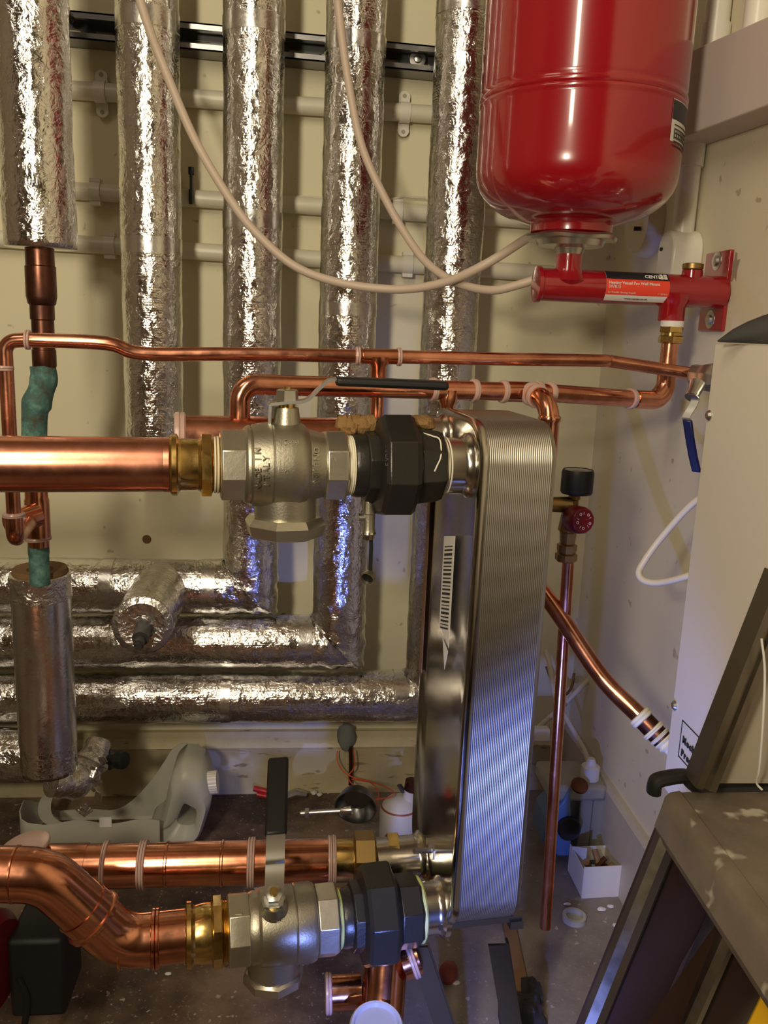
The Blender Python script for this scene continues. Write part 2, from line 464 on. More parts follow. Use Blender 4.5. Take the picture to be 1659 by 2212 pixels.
# thin horizontal white conduits on the back wall
def conduit(p0, p1, label, clips):
    A = P(*p0); B = P(*p1)
    o = thing('conduit', label, 'conduit', A)
    MB().sweep([A, B], .0145, 24).build('pipe', M['conduit'], o)
    for px, ear in clips:
        d = (B - A).normalized(); s = on_axis(A, d, px); q = A + d * s
        mb = MB().lathe(q - d * .009, d, [(0, .017), (.018, .017)], 28)
        if ear:
            for sg in (1, -1):
                mb.lathe(q + V((0, .009, sg * .027)), (0, 1, 0), [(0, .010), (.005, .010)], 20)
                mb.box(q + V((0, .0120, sg * .019)), (.0095, .0024, .010))
        else:
            for sg in (1, -1): mb.box(q + V((0, .002, sg * .0185)), (.009, .010, .003))
        cl = mb.build('saddle_clip', M['white'], o)
        if ear:
            for sg in (1, -1): MB().lathe(q + V((0, .0082, sg * .029)), (0, 1, 0), [(0, .0035), (.004, .0042)], 12).build('screw', M['greybox'], cl)
    return o
conduit((-900, 123, 1.58), (1150, 262, 1.58), 'highest white conduit on the back wall, held by eared clips', [(217, 1), (874, 1)])
conduit((-900, 344, 1.58), (1250, 482, 1.58), 'middle white conduit on the back wall, under the black cable tie', [(207, 0), (858, 0)])
conduit((-900, 459, 1.58), (1200, 592, 1.58), 'lowest white conduit on the back wall', [(238, 0), (880, 0)])
mb = MB().sweep(pts([(640, 425, 1.585), (840, 432, 1.575), (870, 425, 1.57), (920, 428, 1.575)]), .0022, 8)
tag(mb.build('thin_cable', M['cream']), 'thin white cable lying along the top of the middle conduit', 'cable')
q = P(414, 405, 1.556)
mb = MB().box(q, (.0022, .010, .026)).box(q + V((0, -.002, .026)), (.0048, .005, .006)).box(P(412, 425, 1.556), (.003, .004, .012))
tag(mb.build('cable_tie', M['rubber'], bevel=.001), 'black cable tie wrapped round the middle white conduit', 'cable tie')
# round pale cover in the corner under the vessel
rc = thing('round_cover', 'pale round cover plate in the room corner under the vessel', 'cover plate', P(1385, 540, 1.4))
MB().lathe(P(1375, 480, 1.42), (1, 0.0, 0), [(0, .05), (.02, .055), (.10, .055)], 40).build('plate', M['conduit'], rc)
MB().lathe(P(1372, 494, 1.40) , (1, -.3, 0), [(-.002, .0035), (.008, .0035)], 12).build('screw', M['ink'], rc)

# slotted steel channel behind the foil pipes
A = P(150, 52, 1.545); B = P(940, 128, 1.545); d = (B - A).normalized(); A = A - d * .85; L = (B - A).length + .12
up = V((0, -1, 0)).cross(d).normalized()
if up.z < 0: up = -up
rail = thing('strut_channel', 'black slotted steel strut channel fixed across the back wall behind the foil pipes', 'bracket rail', A)
hw = .0205; sl = []
def rp(s, h, dep): return A + d * s + up * h + V((0, dep, 0))
mb = MB()
for sg in (1, -1):        # sides and inturned lips, back at depth .05
    mb.prism([rp(0, sg * hw, -.0), rp(0, sg * hw, .05), rp(0, sg * (hw - .0025), .05), rp(0, sg * (hw - .0025), 0)], d * L)
    mb.prism([rp(0, sg * hw, 0), rp(0, sg * (hw - .010), 0), rp(0, sg * (hw - .010), .007), rp(0, sg * (hw - .0075), .007), rp(0, sg * (hw - .0075), .0025), rp(0, sg * hw, .0025)], d * L)
# slotted back web
s = 0; pitch = .053; ln = .034; sh = .0065
mb.prism([rp(0, hw, .047), rp(0, sh, .047), rp(0, sh, .05), rp(0, hw, .05)], d * L)
mb.prism([rp(0, -hw, .047), rp(0, -sh, .047), rp(0, -sh, .05), rp(0, -hw, .05)], d * L)
s = .01
while s < L:
    mb.prism([rp(s, sh, .047), rp(s, -sh, .047), rp(s, -sh, .05), rp(s, sh, .05)], d * (pitch - ln))
    for e0, sgn in ((s, -1), (s + pitch - ln, 1)):
        for u_ in (1, -1):
            mb.prism([rp(e0, u_ * sh, .047), rp(e0 + sgn * .005, u_ * sh, .047), rp(e0 + sgn * .0015, u_ * sh * .5, .047), rp(e0, u_ * sh * .4, .047)], V((0, .003, 0)))
    s += pitch
mb.build('channel', M['galv'], rail, bevel=0)
q = P(902, 128, 1.575)
MB().lathe(q, (0, -1, 0), [(0, .0135), (.002, .0135), (.0025, .007), (.006, .006), (.007, .003)], 24).build('screw', M['zinc'], rail)
q = P(132, 16, 1.5)
o = thing('hex_bolt', 'shiny bolt end beside the top of the leftmost foil pipe', 'bolt', q)
MB().lathe(q, (0, -1, 0), [(-.05, .008), (0, .008), (0, .013), (.01, .013), (.014, .009)], 18).build('nut', M['zinc'], o)

# ------------------------------------------------------------------ foil lagged pipes
def foil_pipe(label, path, r, bands=(), mat='foil', name='insulated_pipe', ends=None, group=None, amp=.018, seed=0.0, axis=2):
    root = thing(name, label, 'pipe', path[0], group)
    rs = resample(path, .007)
    def rf(dist, a, p):
        n = noise.noise(p * 22 + V((seed, 0, 0))) * amp * 1.5 + noise.noise(V((math.cos(a) * 3, math.sin(a) * 3, dist * 55 + seed))) * amp
        n += noise.noise(V((math.cos(a) * 7, math.sin(a) * 7, dist * 18 + seed))) * amp * .8
        if len(path) == 3:
            q_ = (p - path[1]).length; n += .10 * math.exp(-(q_ / .07) ** 2) * noise.noise(p * 75 + V((math.cos(a) * 2, math.sin(a) * 2, 0)))
        n -= max(0, 1 - abs((a - 4.4 + .15 * math.sin(dist * 9 + seed)) / .09)) * .012      # lengthwise joint
        return 1 + n
    if len(path) == 3:               # mitred bend: two straight runs cut along the bisecting plane
        a_, c_, b_ = path
        mb = MB().sweep(resample([a_, c_ - V((0, 0, r * 1.3))], .007), r, 72, rfun=rf)
        n0 = len(mb.v)
        mb.sweep(resample([c_ + V((r * 1.3, 0, 0)), b_], .007), r, 72, rfun=rf)
        for i, p in enumerate(mb.v):
            e = .006 * noise.noise(p * 70)
            if i < n0: p.z = max(p.z, c_.z - (p.x - c_.x) + e, c_.z - r * .93)
            else: p.x = min(p.x, c_.x - (p.z - c_.z) + e, c_.x + r * .93)
        mb.build('lagging', M[mat], root, sharp=180)
    else: MB().sweep(rs, r, 72, rfun=rf).build('lagging', M[mat], root, sharp=180)
    for (p0, p1) in bands:
        p0, p1 = V(p0), V(p1)
        def rb(dist, a, p): return 1 + noise.noise(V((a * .9, dist * 30, seed + 5))) * .006
        MB().sweep(resample([p0, p1], .006), r * 1.022, 56, rfun=rb).build('foil_tape', M['foil_smooth'], root, sharp=60)
    return root
D5 = 1.47
def vp(px, py, D): return P(px, py, D)
def vertical(px, py, y0, y1, D):       # vertical axis through a pixel, from row y0 (top) to y1
    q = P(px, py, D); out = []
    for yy in (y0, y1):
        s = on_axis(q, V((0, 0, 1)), yy, 1); out.append(q + V((0, 0, s)) if yy > 0 else V((q.x, q.y, 2.44)))
    return out
def vband(q, y0, y1):
    return [q + V((0, 0, on_axis(q, V((0, 0, 1)), yy, 1))) for yy in (y0, y1)]
# pipe 2
t, b = vertical(330, 700, -60, 1000, D5)
foil_pipe('foil lagged pipe ending behind the big copper pipe, second vertical from the left', [t, b], .0475, [vband(t, 30, 72), vband(t, 515, 550)], seed=1)
# pipes 3-5 with their elbows
def lpipe(x, ym, D, xe, ye, label, bands, hb, seed, yl):
    q = P(x, ym, D)
    top = V((q.x, q.y, 2.44))
    bot = q + V((0, 0, on_axis(q, V((0, 0, 1)), ye, 1)))
    left = P(-70, yl, D); left = V((-1.39, D, bot.z))
    path = [top, bot, left]
    hbands = [(on_axis(bot, V((1, 0, 0)), u0), on_axis(bot, V((1, 0, 0)), u1)) for u0, u1 in hb]
    o = foil_pipe(label, path, .0475, [vband(q, a, b) for a, b in bands] + [(bot + V((s0, 0, 0)), bot + V((s1, 0, 0))) for s0, s1 in hbands], seed=seed)
    # pinched patch of foil at the bend
    return bot
b3_ = lpipe(545, 650, D5, 530, 1268, 'foil lagged pipe, third vertical from the left, bending left into the uppermost horizontal run', [(42, 80), (460, 497)], [(440, 468), (225, 250)], 2, 1260)
b4_ = lpipe(752, 650, D5, 740, 1385, 'foil lagged pipe, fourth vertical from the left, bending left into the middle horizontal run', [(84, 120), (655, 682)], [(645, 673)], 3, 1370)
b5_ = lpipe(974, 650, D5, 920, 1502, 'foil lagged pipe beside the red vessel, bending left into the lowest full-width horizontal run', [(5, 40)], [(848, 878), (480, 500)], 5, 1480)
# leftmost pipe, nearer
t, b = vertical(88, 520, -60, 536, 1.2)
p1 = foil_pipe('fat foil lagged pipe at top left with a dark copper pipe leaving its open bottom', [t, b], .0445, [], seed=7, amp=.022)
# lower-left upright
t, b = vertical(90, 1300, 1238, 1660, 1.2)
p1b = foil_pipe('upright foil lagged pipe at lower left with its brown open top', [t, b], .0395, [vband(t, 1290, 1600)], seed=9)
def rj(dist, a, p): return 1 + .06 * math.sin(a * 7) + .05 * math.sin(a * 3)
MB().lathe(t - V((0, 0, .012)), (0, 0, 1), [(0, .030), (.014, .038), (.020, .036), (.018, .018), (.010, .015)], 40).build('insulation_core', M['core'], p1b)
mb = MB().sweep(resample([t - V((0, 0, .035)), t - V((0, 0, .001))], .003), .041, 60, rfun=lambda dd, a, p: 1 + .05 * noise.noise(V((a * 3, dd * 60, 1)))); mb.build('foil_rim', M['foil_dull'], p1b)
# T branch toward the camera on the uppermost run
A = V((P(352, 1262, D5).x, D5, b3_.z)); B = V((A.x, 1.27, A.z))
tb = foil_pipe('stubby foil wrapped branch sticking out from the uppermost horizontal run', [A, B], .046, [], seed=11, amp=.02)
MB().lathe(B, (0, -1, 0), [(-.004, .046), (0, .045), (.004, .036), (.002, .022), (.001, .012)], 40).build('foil_end', M['foil_dull'], tb, sharp=20)
MB().lathe(B + V((0.002, .0, -.004)), (0, -1, -.25), [(-.01, .0125), (.03, .0125), (.03, .008), (.045, .008), (.045, .0055), (.05, .0055)], 24).build('drain_stub', M['blackish'], tb)
# row 4 at the lower left and its crumpled end
A = P(-70, 1632, 1.42); B = P(130, 1640, 1.42); B = V((B.x, B.y, A.z)); A.x = -1.39; B.y = A.y
foil_pipe('lowest foil lagged pipe, short and crumpled, behind the foot of the lower-left upright', [A, B], .046, [], seed=13, amp=.04)
cr = thing('foil_wrapped_elbow', 'torn crumpled foil elbow right of the lower-left upright foot', 'pipe', P(170, 1720, 1.28))
path = catmull([P(110, 1690, 1.25), P(150, 1690, 1.27), P(182, 1668, 1.30), P(203, 1635, 1.32), P(214, 1600, 1.34)], 8)
MB().sweep(path, lambda t: .020 + .008 * math.sin(t * 3.1), 40, rfun=lambda dd, a, p: 1 + .35 * noise.noise(p * 70)).build('lagging', M['foil_dull'], cr)
mb = MB()
for k in range(9):
    c = P(200 + 14 * math.sin(k * 2.2), 1650 + 14 * (k - 2), 1.26 + .01 * (k % 3)); 
    a = V((math.sin(k * 3), math.cos(k * 5) * .4, math.cos(k * 2.1))).normalized(); b = a.cross(V((.3, 1, .2))).normalized()
    L = .008 + .006 * (k % 3)
    mb.prism([c, c + a * L, c + a * L * .7 + b * L, c + b * L * .9 - a * .002], a.cross(b) * .0008)
mb.build('torn_foil', M['foil_dull'], cr)
vk = thing('drain_valve', 'small black valve knob beside the torn foil at lower left', 'valve', P(236, 1640, 1.33))
MB().sphere(P(230, 1640, 1.34), .018, fn=lambda q: 1 + .25 * noise.noise(q * 4)).build('body', M['blackish'], vk)
MB().lathe(P(235, 1640, 1.32), (.8, -.5, .2), [(0, .008), (.02, .008), (.02, .014), (.034, .014), (.036, .010)], 10).build('knob', M['black'], vk)

# ------------------------------------------------------------------ dark old copper pipe at left
def vlathe(mb, x, y, D, prof, n=32): return mb.lathe_px(P(x, y, D), (0, 0, 1), prof, n, k=1)
dp = thing('old_copper_pipe', 'tarnished dark copper pipe hanging from the leftmost foil pipe with a green corroded foot', 'pipe', P(88, 660, 1.2))
vlathe(MB(), 88, 600, 1.2, [(530, 30), (574, 30), (576, 32), (640, 32), (656, 29), (660, 25.5), (690, 25.5), (692, 23.5), (755, 23.5), (756, 25), (790, 25), (797, 22), (802, 22)], 36).build('pipe', M['copper_dark'], dp)
path = catmull(pts([(92, 790, 1.2), (95, 815, 1.2), (90, 840, 1.2), (80, 870, 1.2), (75, 895, 1.2), (74, 960, 1.2)]), 5)
MB().sweep(path, lambda t: .0165 + .003 * math.exp(-((t - .62) / .12) ** 2) + .0015 * math.exp(-((t - .25) / .1) ** 2), 28).build('corroded_bend', M['verdigris'], dp)
# lower tee
RING = []
def sring(parent, c, d, r, w=.005, mat='seal'):
    d = V(d).normalized()
    return MB().lathe(V(c) - d * w / 2, d, [(0, r), (w * .12, r + .0018), (w * .42, r + .0022), (w * .5, r + .0008), (w * .58, r + .0022), (w * .88, r + .0018), (w, r)], 32).build('sealing_ring', M[mat], parent)
tp = thing('copper_tee', 'small copper tee hanging below the big copper pipe at far left', 'pipe fitting', P(84, 1165, 1.12))
q = P(80, 1100, 1.12)
vlathe(MB(), 80, 1100, 1.12, [(1000, 20), (1046, 20), (1050, 24), (1075, 24), (1080, 26), (1160, 26), (1165, 22), (1180, 22)], 30).build('body', M['copper_dent'], tp)
bdir = V((-.55, -.75, -.12)).normalized(); q = P(78, 1112, 1.10)
MB().sweep([q, q + bdir * .038], .0155, 28).build('branch', M['copper_dent'], tp)
sring(tp, P(80, 1050, 1.12), (0, 0, 1), .0145); sring(tp, P(80, 1162, 1.12), (0, 0, 1), .0160); sring(tp, q + bdir * .030, bdir, .0155, .006)
pg = thing('old_copper_pipe', 'short dark green corroded pipe entering the brown top of the lower-left upright', 'pipe', P(84, 1240, 1.18))
vlathe(MB(), 84, 1200, 1.16, [(1170, 22), (1195, 22), (1200, 21), (1262, 21)], 28).build('pipe', M['verdigris'], pg)
# ------------------------------------------------------------------ plate heat exchanger
PH = math.radians(7)
U = V((math.cos(PH), math.sin(PH), 0)); W_ = V((-math.sin(PH), math.cos(PH), 0)); ZU = V((0, 0, 1))
HF = P(1036, 1100, .82); HF.z = 0              # front edge of the left face
zT = P(1060, 889, .96).z + .002; zB = P(985, 2032, .82).z
TH = .0785; DW = .178
def hx(u, v, z): return HF + U * u + W_ * v + ZU * z
def rrect(u, inset, rad, n=8):
    out = []
    a0, a1, z0, z1 = inset, DW - inset, zB + inset, zT - inset
    for (cy, cz, st) in ((a1 - rad, z1 - rad, 0), (a0 + rad, z1 - rad, 90), (a0 + rad, z0 + rad, 180), (a1 - rad, z0 + rad, 270)):
        for k in range(n + 1):
            t = math.radians(st + 90 * k / n)
            out.append(hx(u, cy + rad * math.cos(t), cz + rad * math.sin(t)))
    return out
HX = thing('plate_heat_exchanger', 'tall stainless brazed plate heat exchanger standing on a steel stand', 'heat exchanger', hx(TH / 2, DW / 2, zB))
rings = [rrect(.004, .002, .040)]
N = 34
for k in range(N):
    u0 = .006 + (TH - .010) * k / N; du = (TH - .010) / N
    rings.append(rrect(u0 + du * .15, .0011, .041)); rings.append(rrect(u0 + du * .5, .0004, .042)); rings.append(rrect(u0 + du * .85, .0011, .041))
rings.append(rrect(TH, .002, .040)); rings.append(rrect(TH, .012, .034))
MB().ringloft(rings).build('plate_pack', M['steel_pack'], HX, sharp=60)
rings = [rrect(-.0005, .014, .036), rrect(-.003, .006, .040), rrect(-.0035, .0025, .042), rrect(-.002, -.001, .044), rrect(.002, -.002, .045), rrect(.0055, -.001, .044)]
MB().ringloft(rings).build('cover_plate', M['steel_face'], HX, sharp=50)
zUf = -.137 + H + .0; zLo = P(935, 1956, .87).z
zUr = H - .125
port = {}
for nm, v, z in (('uf', .048, zUf), ('ur', .138, zUr), ('lf', .048, zLo), ('lr', .138, zLo + .003)):
    c = hx(0, v, z); port[nm] = c
    L = .048 if nm[1] == 'f' else .060
    MB().lathe(c, -U, [(-.004, .034), (.002, .034), (.006, .0300), (.010, .0292), (L, .0292), (L, .026)], 44).build('port', M['steel'], HX)
# barcode sticker and arrow on the left face, brown brazed rear edge
def face(v, z, off=-.0042): return hx(off, v, z)
z1 = P(985, 1135, .93).z; z2 = P(985, 1385, .9).z
st = MB().prism([face(.060, z1), face(.100, z1 - .01), face(.100, z2 + .015), face(.060, z2)], -U * .0004).build('sticker', M['label_white'], HX)
mb = MB(); zz = z1 - .012; k = 0
while zz > z2 + .02:
    h = .0012 + .0016 * ((k * 7) % 5) / 4
    mb.prism([face(.066, zz, -.0048), face(.094, zz - .008, -.0048), face(.094, zz - .008 - h, -.0048), face(.066, zz - h, -.0048)], -U * .0003); zz -= h + .0025; k += 1
mb.build('barcode', M['ink'], st)
MB().prism([face(.062, z2 - .005), face(.084, z2 + .002), face(.071, z2 - .03)], -U * .0004).build('sticker_point', M['label_white'], HX)
MB().prism([face(DW - .016, zT - .06), face(DW - .005, zT - .06), face(DW - .005, P(915, 1440, 1.0).z), face(DW - .016, P(915, 1440, 1.0).z)], -U * .0008).build('brazed_edge', M['rust'], HX)
# stand
stn = thing('steel_stand', 'angled steel legs of the stand under the heat exchanger', 'stand', hx(TH / 2, DW / 2, -zB) * 0 + V((hx(TH / 2, DW / 2, 0).x, hx(TH / 2, DW / 2, 0).y, 0)))
f0 = V(HF); 
def leg(px_t, py_t, px_b, py_b, Dt, Db, w_):
    a = P(px_t, py_t, Dt); b = P(px_b, py_b, Db); b2 = a + (b - a) * ((a.z) / (a.z - b.z))
    mb = MB().strip([a, b2], V((w_, .0, 0)), .003)
    mb.strip([a + V((w_, 0.006, 0)), b2 + V((w_, 0.006, 0))], V((0, .005, 0)), .003)
    mb.build('leg', M['galv'], stn)
    return b2
leg(902, 2045, 958, 2212, .86, .88, .012); leg(1076, 2040, 1104, 2212, .86, .88, .012)
MB().box(hx(.04, .03, zB + .004), (.05, .012, .004), (U, W_, ZU)).build('crossbar', M['galv'], stn)
MB().box(hx(.04, .15, zB + .004), (.05, .012, .004), (U, W_, ZU)).build('crossbar', M['galv'], stn)
MB().box(hx(.083, .075, zB - .003), (.008, .06, .005), (U, W_, ZU)).build('side_bracket', M['galv'], stn)
# studs by the rear lower port
A = P(895, 1838, .90)
stud = thing('threaded_stud', 'short threaded stud with nut in front of the rear steel port', 'bolt', A)
MB().sweep([A, P(985, 1834, .93)], .0035, 12).build('rod', M['zinc'], stud)
MB().lathe(P(930, 1837, .912), U, [(0, .012), (.004, .012), (.004, .009), (.014, .009)], 6).build('nut', M['zinc'], stud)
MB().slab(P(945, 1870, .925) - V((0, .002, 0)), P(951, 1800, .925) + V((0, .002, 0))).build('washer_plate', M['zinc'], stud)

# ------------------------------------------------------------------ valves and unions (axis along -U from each port)
def line_dir(A, px, py, D): return (P(px, py, D) - A).normalized()
OCT = 8
AU = port['uf']; dU = -U
def put(name, mat, parent, A, d, secs, roll=0, bevel=0):
    mb = MB()
    for s in secs:
        n = s[0]; mb.lathe_px(A, d, s[1], n if n else 44, roll if n else 0)
    return mb.build(name, M[mat], parent, sharp=28, bevel=bevel)
def threads(x0, x1, r, n=5):
    out = []; w = (x1 - x0) / n
    for k in range(n): out += [(x0 + w * k, r - 2.2), (x0 + w * (k + .5), r + 1.4)]
    return out + [(x1, r - 2.2)]
# upper front line
base = AU + dU * .2
cp = thing('copper_pipe', 'widest copper pipe, coming from the left edge into the upper ball valve', 'pipe', AU + dU * .4)
xe = on_axis(AU, dU, 362); xs = on_axis(AU, dU, -80)
Aq = AU + dU * (xs + .5); Bq = AU + dU * xe
MB().sweep([Aq, Bq], .0262, 64).build('pipe', M['copper_big'], cp)
put('socket', 'copper_big', cp, AU, dU, [(0, [(350, 57), (354, 59.5), (366, 60), (372, 57)])])
bf = thing('brass_coupling', 'brass press coupling between the widest copper pipe and the upper ball valve', 'pipe fitting', AU + dU * xe)
put('body', 'brass', bf, AU, dU, [(0, [(368, 52), (368, 63), (372, 67), (382, 67), (386, 60), (392, 57), (428, 56), (434, 60), (436, 54)])])
put('hex_nut', 'brass', bf, AU, dU, [(OCT, [(434, 60), (436, 66), (456, 66), (458, 60)])], .1)
put('thread', 'brass', bf, AU, dU, [(0, threads(456, 480, 60, 5))])
put('hemp_seal', 'ptfe', bf, AU, dU, [(0, [(462, 60.5), (464, 62), (466, 60.5)]), (0, [(468, 60.5), (470, 62.5), (473, 60.5)])])

def ball_valve(A, d, sc, label, parent_loc):
    v = thing('ball_valve', label, 'valve', parent_loc)
    return v
bv = thing('ball_valve', 'upper nickel ball valve with its long black lever lying along the pipe', 'valve', AU + dU * .18)
def mir(prof, A, d): return prof
put('hex_end', 'nickel_flat', bv, AU, dU, [(OCT, [(475, 68), (478, 75), (526, 75), (530, 72)])], .14, .0008)
put('body', 'nickel', bv, AU, dU, [(0, [(524, 60), (526, 80), (532, 85), (538, 86), (541, 84), (544, 88), (562, 91), (583, 93), (585, 91), (588, 93), (620, 95), (642, 94), (655, 88), (664, 78), (680, 74), (700, 68)])])
put('hex_end', 'nickel_flat', bv, AU, dU, [(OCT, [(696, 68), (699, 73), (740, 73), (744, 68)])], .14, .0008)
cB = AU + dU * on_axis(AU, dU, 618)
def vl(parent, name, mat, c, prof, n=40, d=(0, 0, 1), roll=0):
    return MB().lathe_px(c, d, prof, n, roll, k=1).build(name, M[mat], parent, sharp=28)
vl(bv, 'strainer_neck', 'nickel', cB, [(1040, 66), (1130, 66)])
vl(bv, 'drain_cap', 'nickel_flat', cB, [(1113, 72), (1122, 79), (1128, 82), (1152, 76), (1156, 66)], 8, roll=.2)
vl(bv, 'stem_housing', 'nickel', cB, [(930, 34), (905, 29), (884, 26), (880, 25)])
vl(bv, 'stem', 'brass', cB, [(882, 18), (866, 18)])
lev = P(622, 868, cB.y)
def leverpath(L, D): return [P(x, y, D) for x, y in L]
pth = catmull(leverpath([(585, 872), (622, 868), (650, 867), (668, 860), (690, 838), (708, 823), (722, 820), (750, 821), (960, 831)], cB.y), 5)
lv = MB().strip(pth, V((0, .011, 0)), .003).build('lever', M['zinc'], bv, sharp=50)
mb = MB().strip(leverpath([(585, 872), (583, 900), (583, 915)], cB.y), V((0, .009, 0)), .003); mb.build('lever_stop', M['zinc'], bv)
g = catmull(leverpath([(724, 823), (800, 826), (900, 830), (966, 833)], cB.y), 6)
MB().strip(g, V((0, .0125, 0)), .0085).build('grip', M['rubber'], lv, bevel=.003)
vl(bv, 'hex_nut', 'zinc', cB, [(866, 26), (862, 25), (843, 24), (841, 21)], 6, roll=.3)
vl(bv, 'stem_tip', 'brass', cB, [(845, 9), (835, 9)], 12)
up = V((0, 0, 1)); fr = (AU + dU * on_axis(AU, dU, 555)); rad = 92 * proj(fr)[2] / F
nrm = V((0, 0, 0)) + W_ * -1
def on_front(px, py, A, d, rpx, lift=.0002):
    """point of the round body in front of the axis, at pixel px, py"""
    c = A + d * on_axis(A, d, px); z = proj(c)[2]; R = rpx * z / F
    lo = c.y - R * 1.02
    q = P(px, py, lo)
    best = None
    for k in range(60):
        D = c.y - R + R * k / 59; q = P(px, py, D)
        w2 = (q - A) - d * (q - A).dot(d)
        if best is None or abs(w2.length - R) < best[0]: best = (abs(w2.length - R), q, w2.normalized())
    return best[1] + best[2] * lift, best[2]
def body_text(s, px, py, size, A, d, rpx, parent, vert=False, mat='nickel'):
    """letters one by one round the casting"""
    if vert:
        n = len(s)
        for i, ch in enumerate(s):
            pass
    q, n = on_front(px, py, A, d, rpx)
    r = -d; u = n.cross(r) * 1.0
    if u.z < 0: u = -u
    if vert: r, u = u, r * -1
    text(s, q, r, u, size, M[mat], parent, align='CENTER')
def wrap_vertical(s, px, y0, y1, size, A, d, rpx, parent, mat='nickel'):
    n = len(s)
    for i, ch in enumerate(s):
        if ch == ' ': continue
        yy = y0 + (y1 - y0) * (i / (n - 1))
        q, nn = on_front(px, yy, A, d, rpx)
        u = d.copy()                     # tops of the letters toward the left
        r = u.cross(nn)
        if r.z < 0: r = -r
        r = r - nn * r.dot(nn)
        text(ch, q - r * size * .3, r, u, size, M[mat], parent, ex=.0007, bold=.0001)
wrap_vertical('MADE IN', 563, 1055, 975, .0085, AU, dU, 93.5, bv)
wrap_vertical('ITALY', 581, 1045, 990, .0085, AU, dU, 95.5, bv)
wrap_vertical('AMPENO', 690, 1045, 975, .0080, AU, dU, 79, bv)
body_text('15-09', 625, 962, .0085, AU, dU, 94, bv)
body_text('o', 620, 1025, .0095, AU, dU, 94, bv)
q, n = on_front(718, 988, AU, dU, 74); u2 = V((0, 0, 1))
MB().strip([q + V((-.004, 0, -.004)) , q + V((0, -.0004, .002)), q + V((.004, 0, -.004))], n * .0006, .0012).build('arrow_mark', M['nickel_flat'], bv)

# black union
un = thing('pipe_union', 'black iron union between the upper ball valve and the heat exchanger', 'pipe fitting', AU + dU * .1)
put('thread_seal', 'ptfe', un, AU, dU, [(0, threads(743, 762, 64, 4))])
put('tailpiece', 'iron', un, AU, dU, [(0, [(758, 50), (759, 66), (768, 69), (790, 69)]), (OCT, [(784, 66), (787, 73), (820, 73), (823, 70)])], -.1, .0008)
put('union_nut', 'iron', un, AU, dU, [(OCT, [(808, 82), (814, 99), (822, 106), (876, 106), (886, 98), (888, 90)]), (0, [(884, 92), (889, 92), (893, 88), (896, 80)])], .2, .001)
put('hex_end', 'iron', un, AU, dU, [(OCT, [(890, 78), (895, 80), (935, 75), (948, 70)])], .12, .0008)
put('thread_seal', 'ptfe', un, AU, dU, [(0, threads(946, 963, 62, 3))])
mb = MB()
for k in range(5):
    a = P(742 + k * 14, 914 + (k % 2) * 6, AU.y - .0); mb.sphere(a + V((0, -.004, 0)), .0085 + .002 * (k % 2), fn=lambda q: 1 + .5 * noise.noise(q * 3 + V((k, 0, 0))), n=16)
mb.build('hemp_tuft', M['hemp'], un)
mb = MB().sphere(P(905, 915, AU.y), .012, 1.5, 1, .7, fn=lambda q: 1 + .4 * noise.noise(q * 3), n=16); mb.build('hemp_tuft', M['hemp'], un)
wrap_vertical('EXPRESS', 842, 1003, 945, .0065, AU, dU, 99, un, 'blackish')
mb = MB().sweep(catmull([on_front(x, y, AU, dU, 78, .001)[0] for x, y in ((897, 934), (915, 938), (935, 944), (950, 952), (952, 985), (944, 1005), (938, 1018))], 4), .0008, 6)
mb.build('loose_thread', M['ptfe'], un)
# small bleed valve and hanging sensor under the union
sv = thing('drain_cock', 'small silver drain cock hanging under the upper black union with a dangling black-strapped cap', 'valve', P(797, 1170, AU.y))
cS = P(798, 1100, AU.y - .004)
vl(sv, 'body', 'nickel', cS, [(1070, 10), (1082, 14), (1086, 14), (1108, 15), (1110, 13), (1140, 13), (1148, 15), (1150, 11)], 20)
vl(sv, 'collar', 'steel', cS, [(1148, 15.5), (1152, 17), (1155, 14), (1164, 13), (1166, 9)], 20)
MB().lathe(P(792, 1117, cS.y), (-1, -.2, 0), [(0, .003), (.006, .004), (.009, .004)], 12).build('screw', M['zinc'], sv)
MB().strip(leverpath([(801, 1160), (802, 1180), (800, 1235)], cS.y), V((.0020, 0, 0)), .002).build('strap', M['rubber'], sv)
cc = P(796, 1246, cS.y)
MB().lathe(cc, V((-.4, -.8, -.35)), [(-.007, .002), (-.004, .0065), (.0, .0075), (.004, .0080), (.0042, .0066), (.0015, .006)], 24, cap=False).build('cap', M['nickel'], sv)
MB().lathe(cc, V((-.4, -.8, -.35)), [(-.0068, .002), (-.0005, .0064), (.0015, .0064)], 24).build('cap_shade', M['rubber'], sv)  # dark disc added to stand for the shaded hollow of the cap

# rear upper line
AR = port['ur']; 
rp_ = thing('copper_pipe', 'copper pipe lying behind the upper ball valve, joined by three small risers', 'pipe', AR + dU * .2)
s0 = on_axis(AR, dU, 900); s1 = on_axis(AR, dU, 385)
MB().sweep([AR + dU * s0, AR + dU * s1], .0262, 48).build('pipe', M['copper'], rp_)
put('brass_socket', 'brass_dull', rp_, AR, dU, [(0, [(960, 52), (900, 52), (898, 48)])])
sring(rp_, AR + dU * (s1 - .002), dU, .0275, .012); sring(rp_, AR + dU * s0, dU, .0265, .01)
zt_ = AR.z + .0262
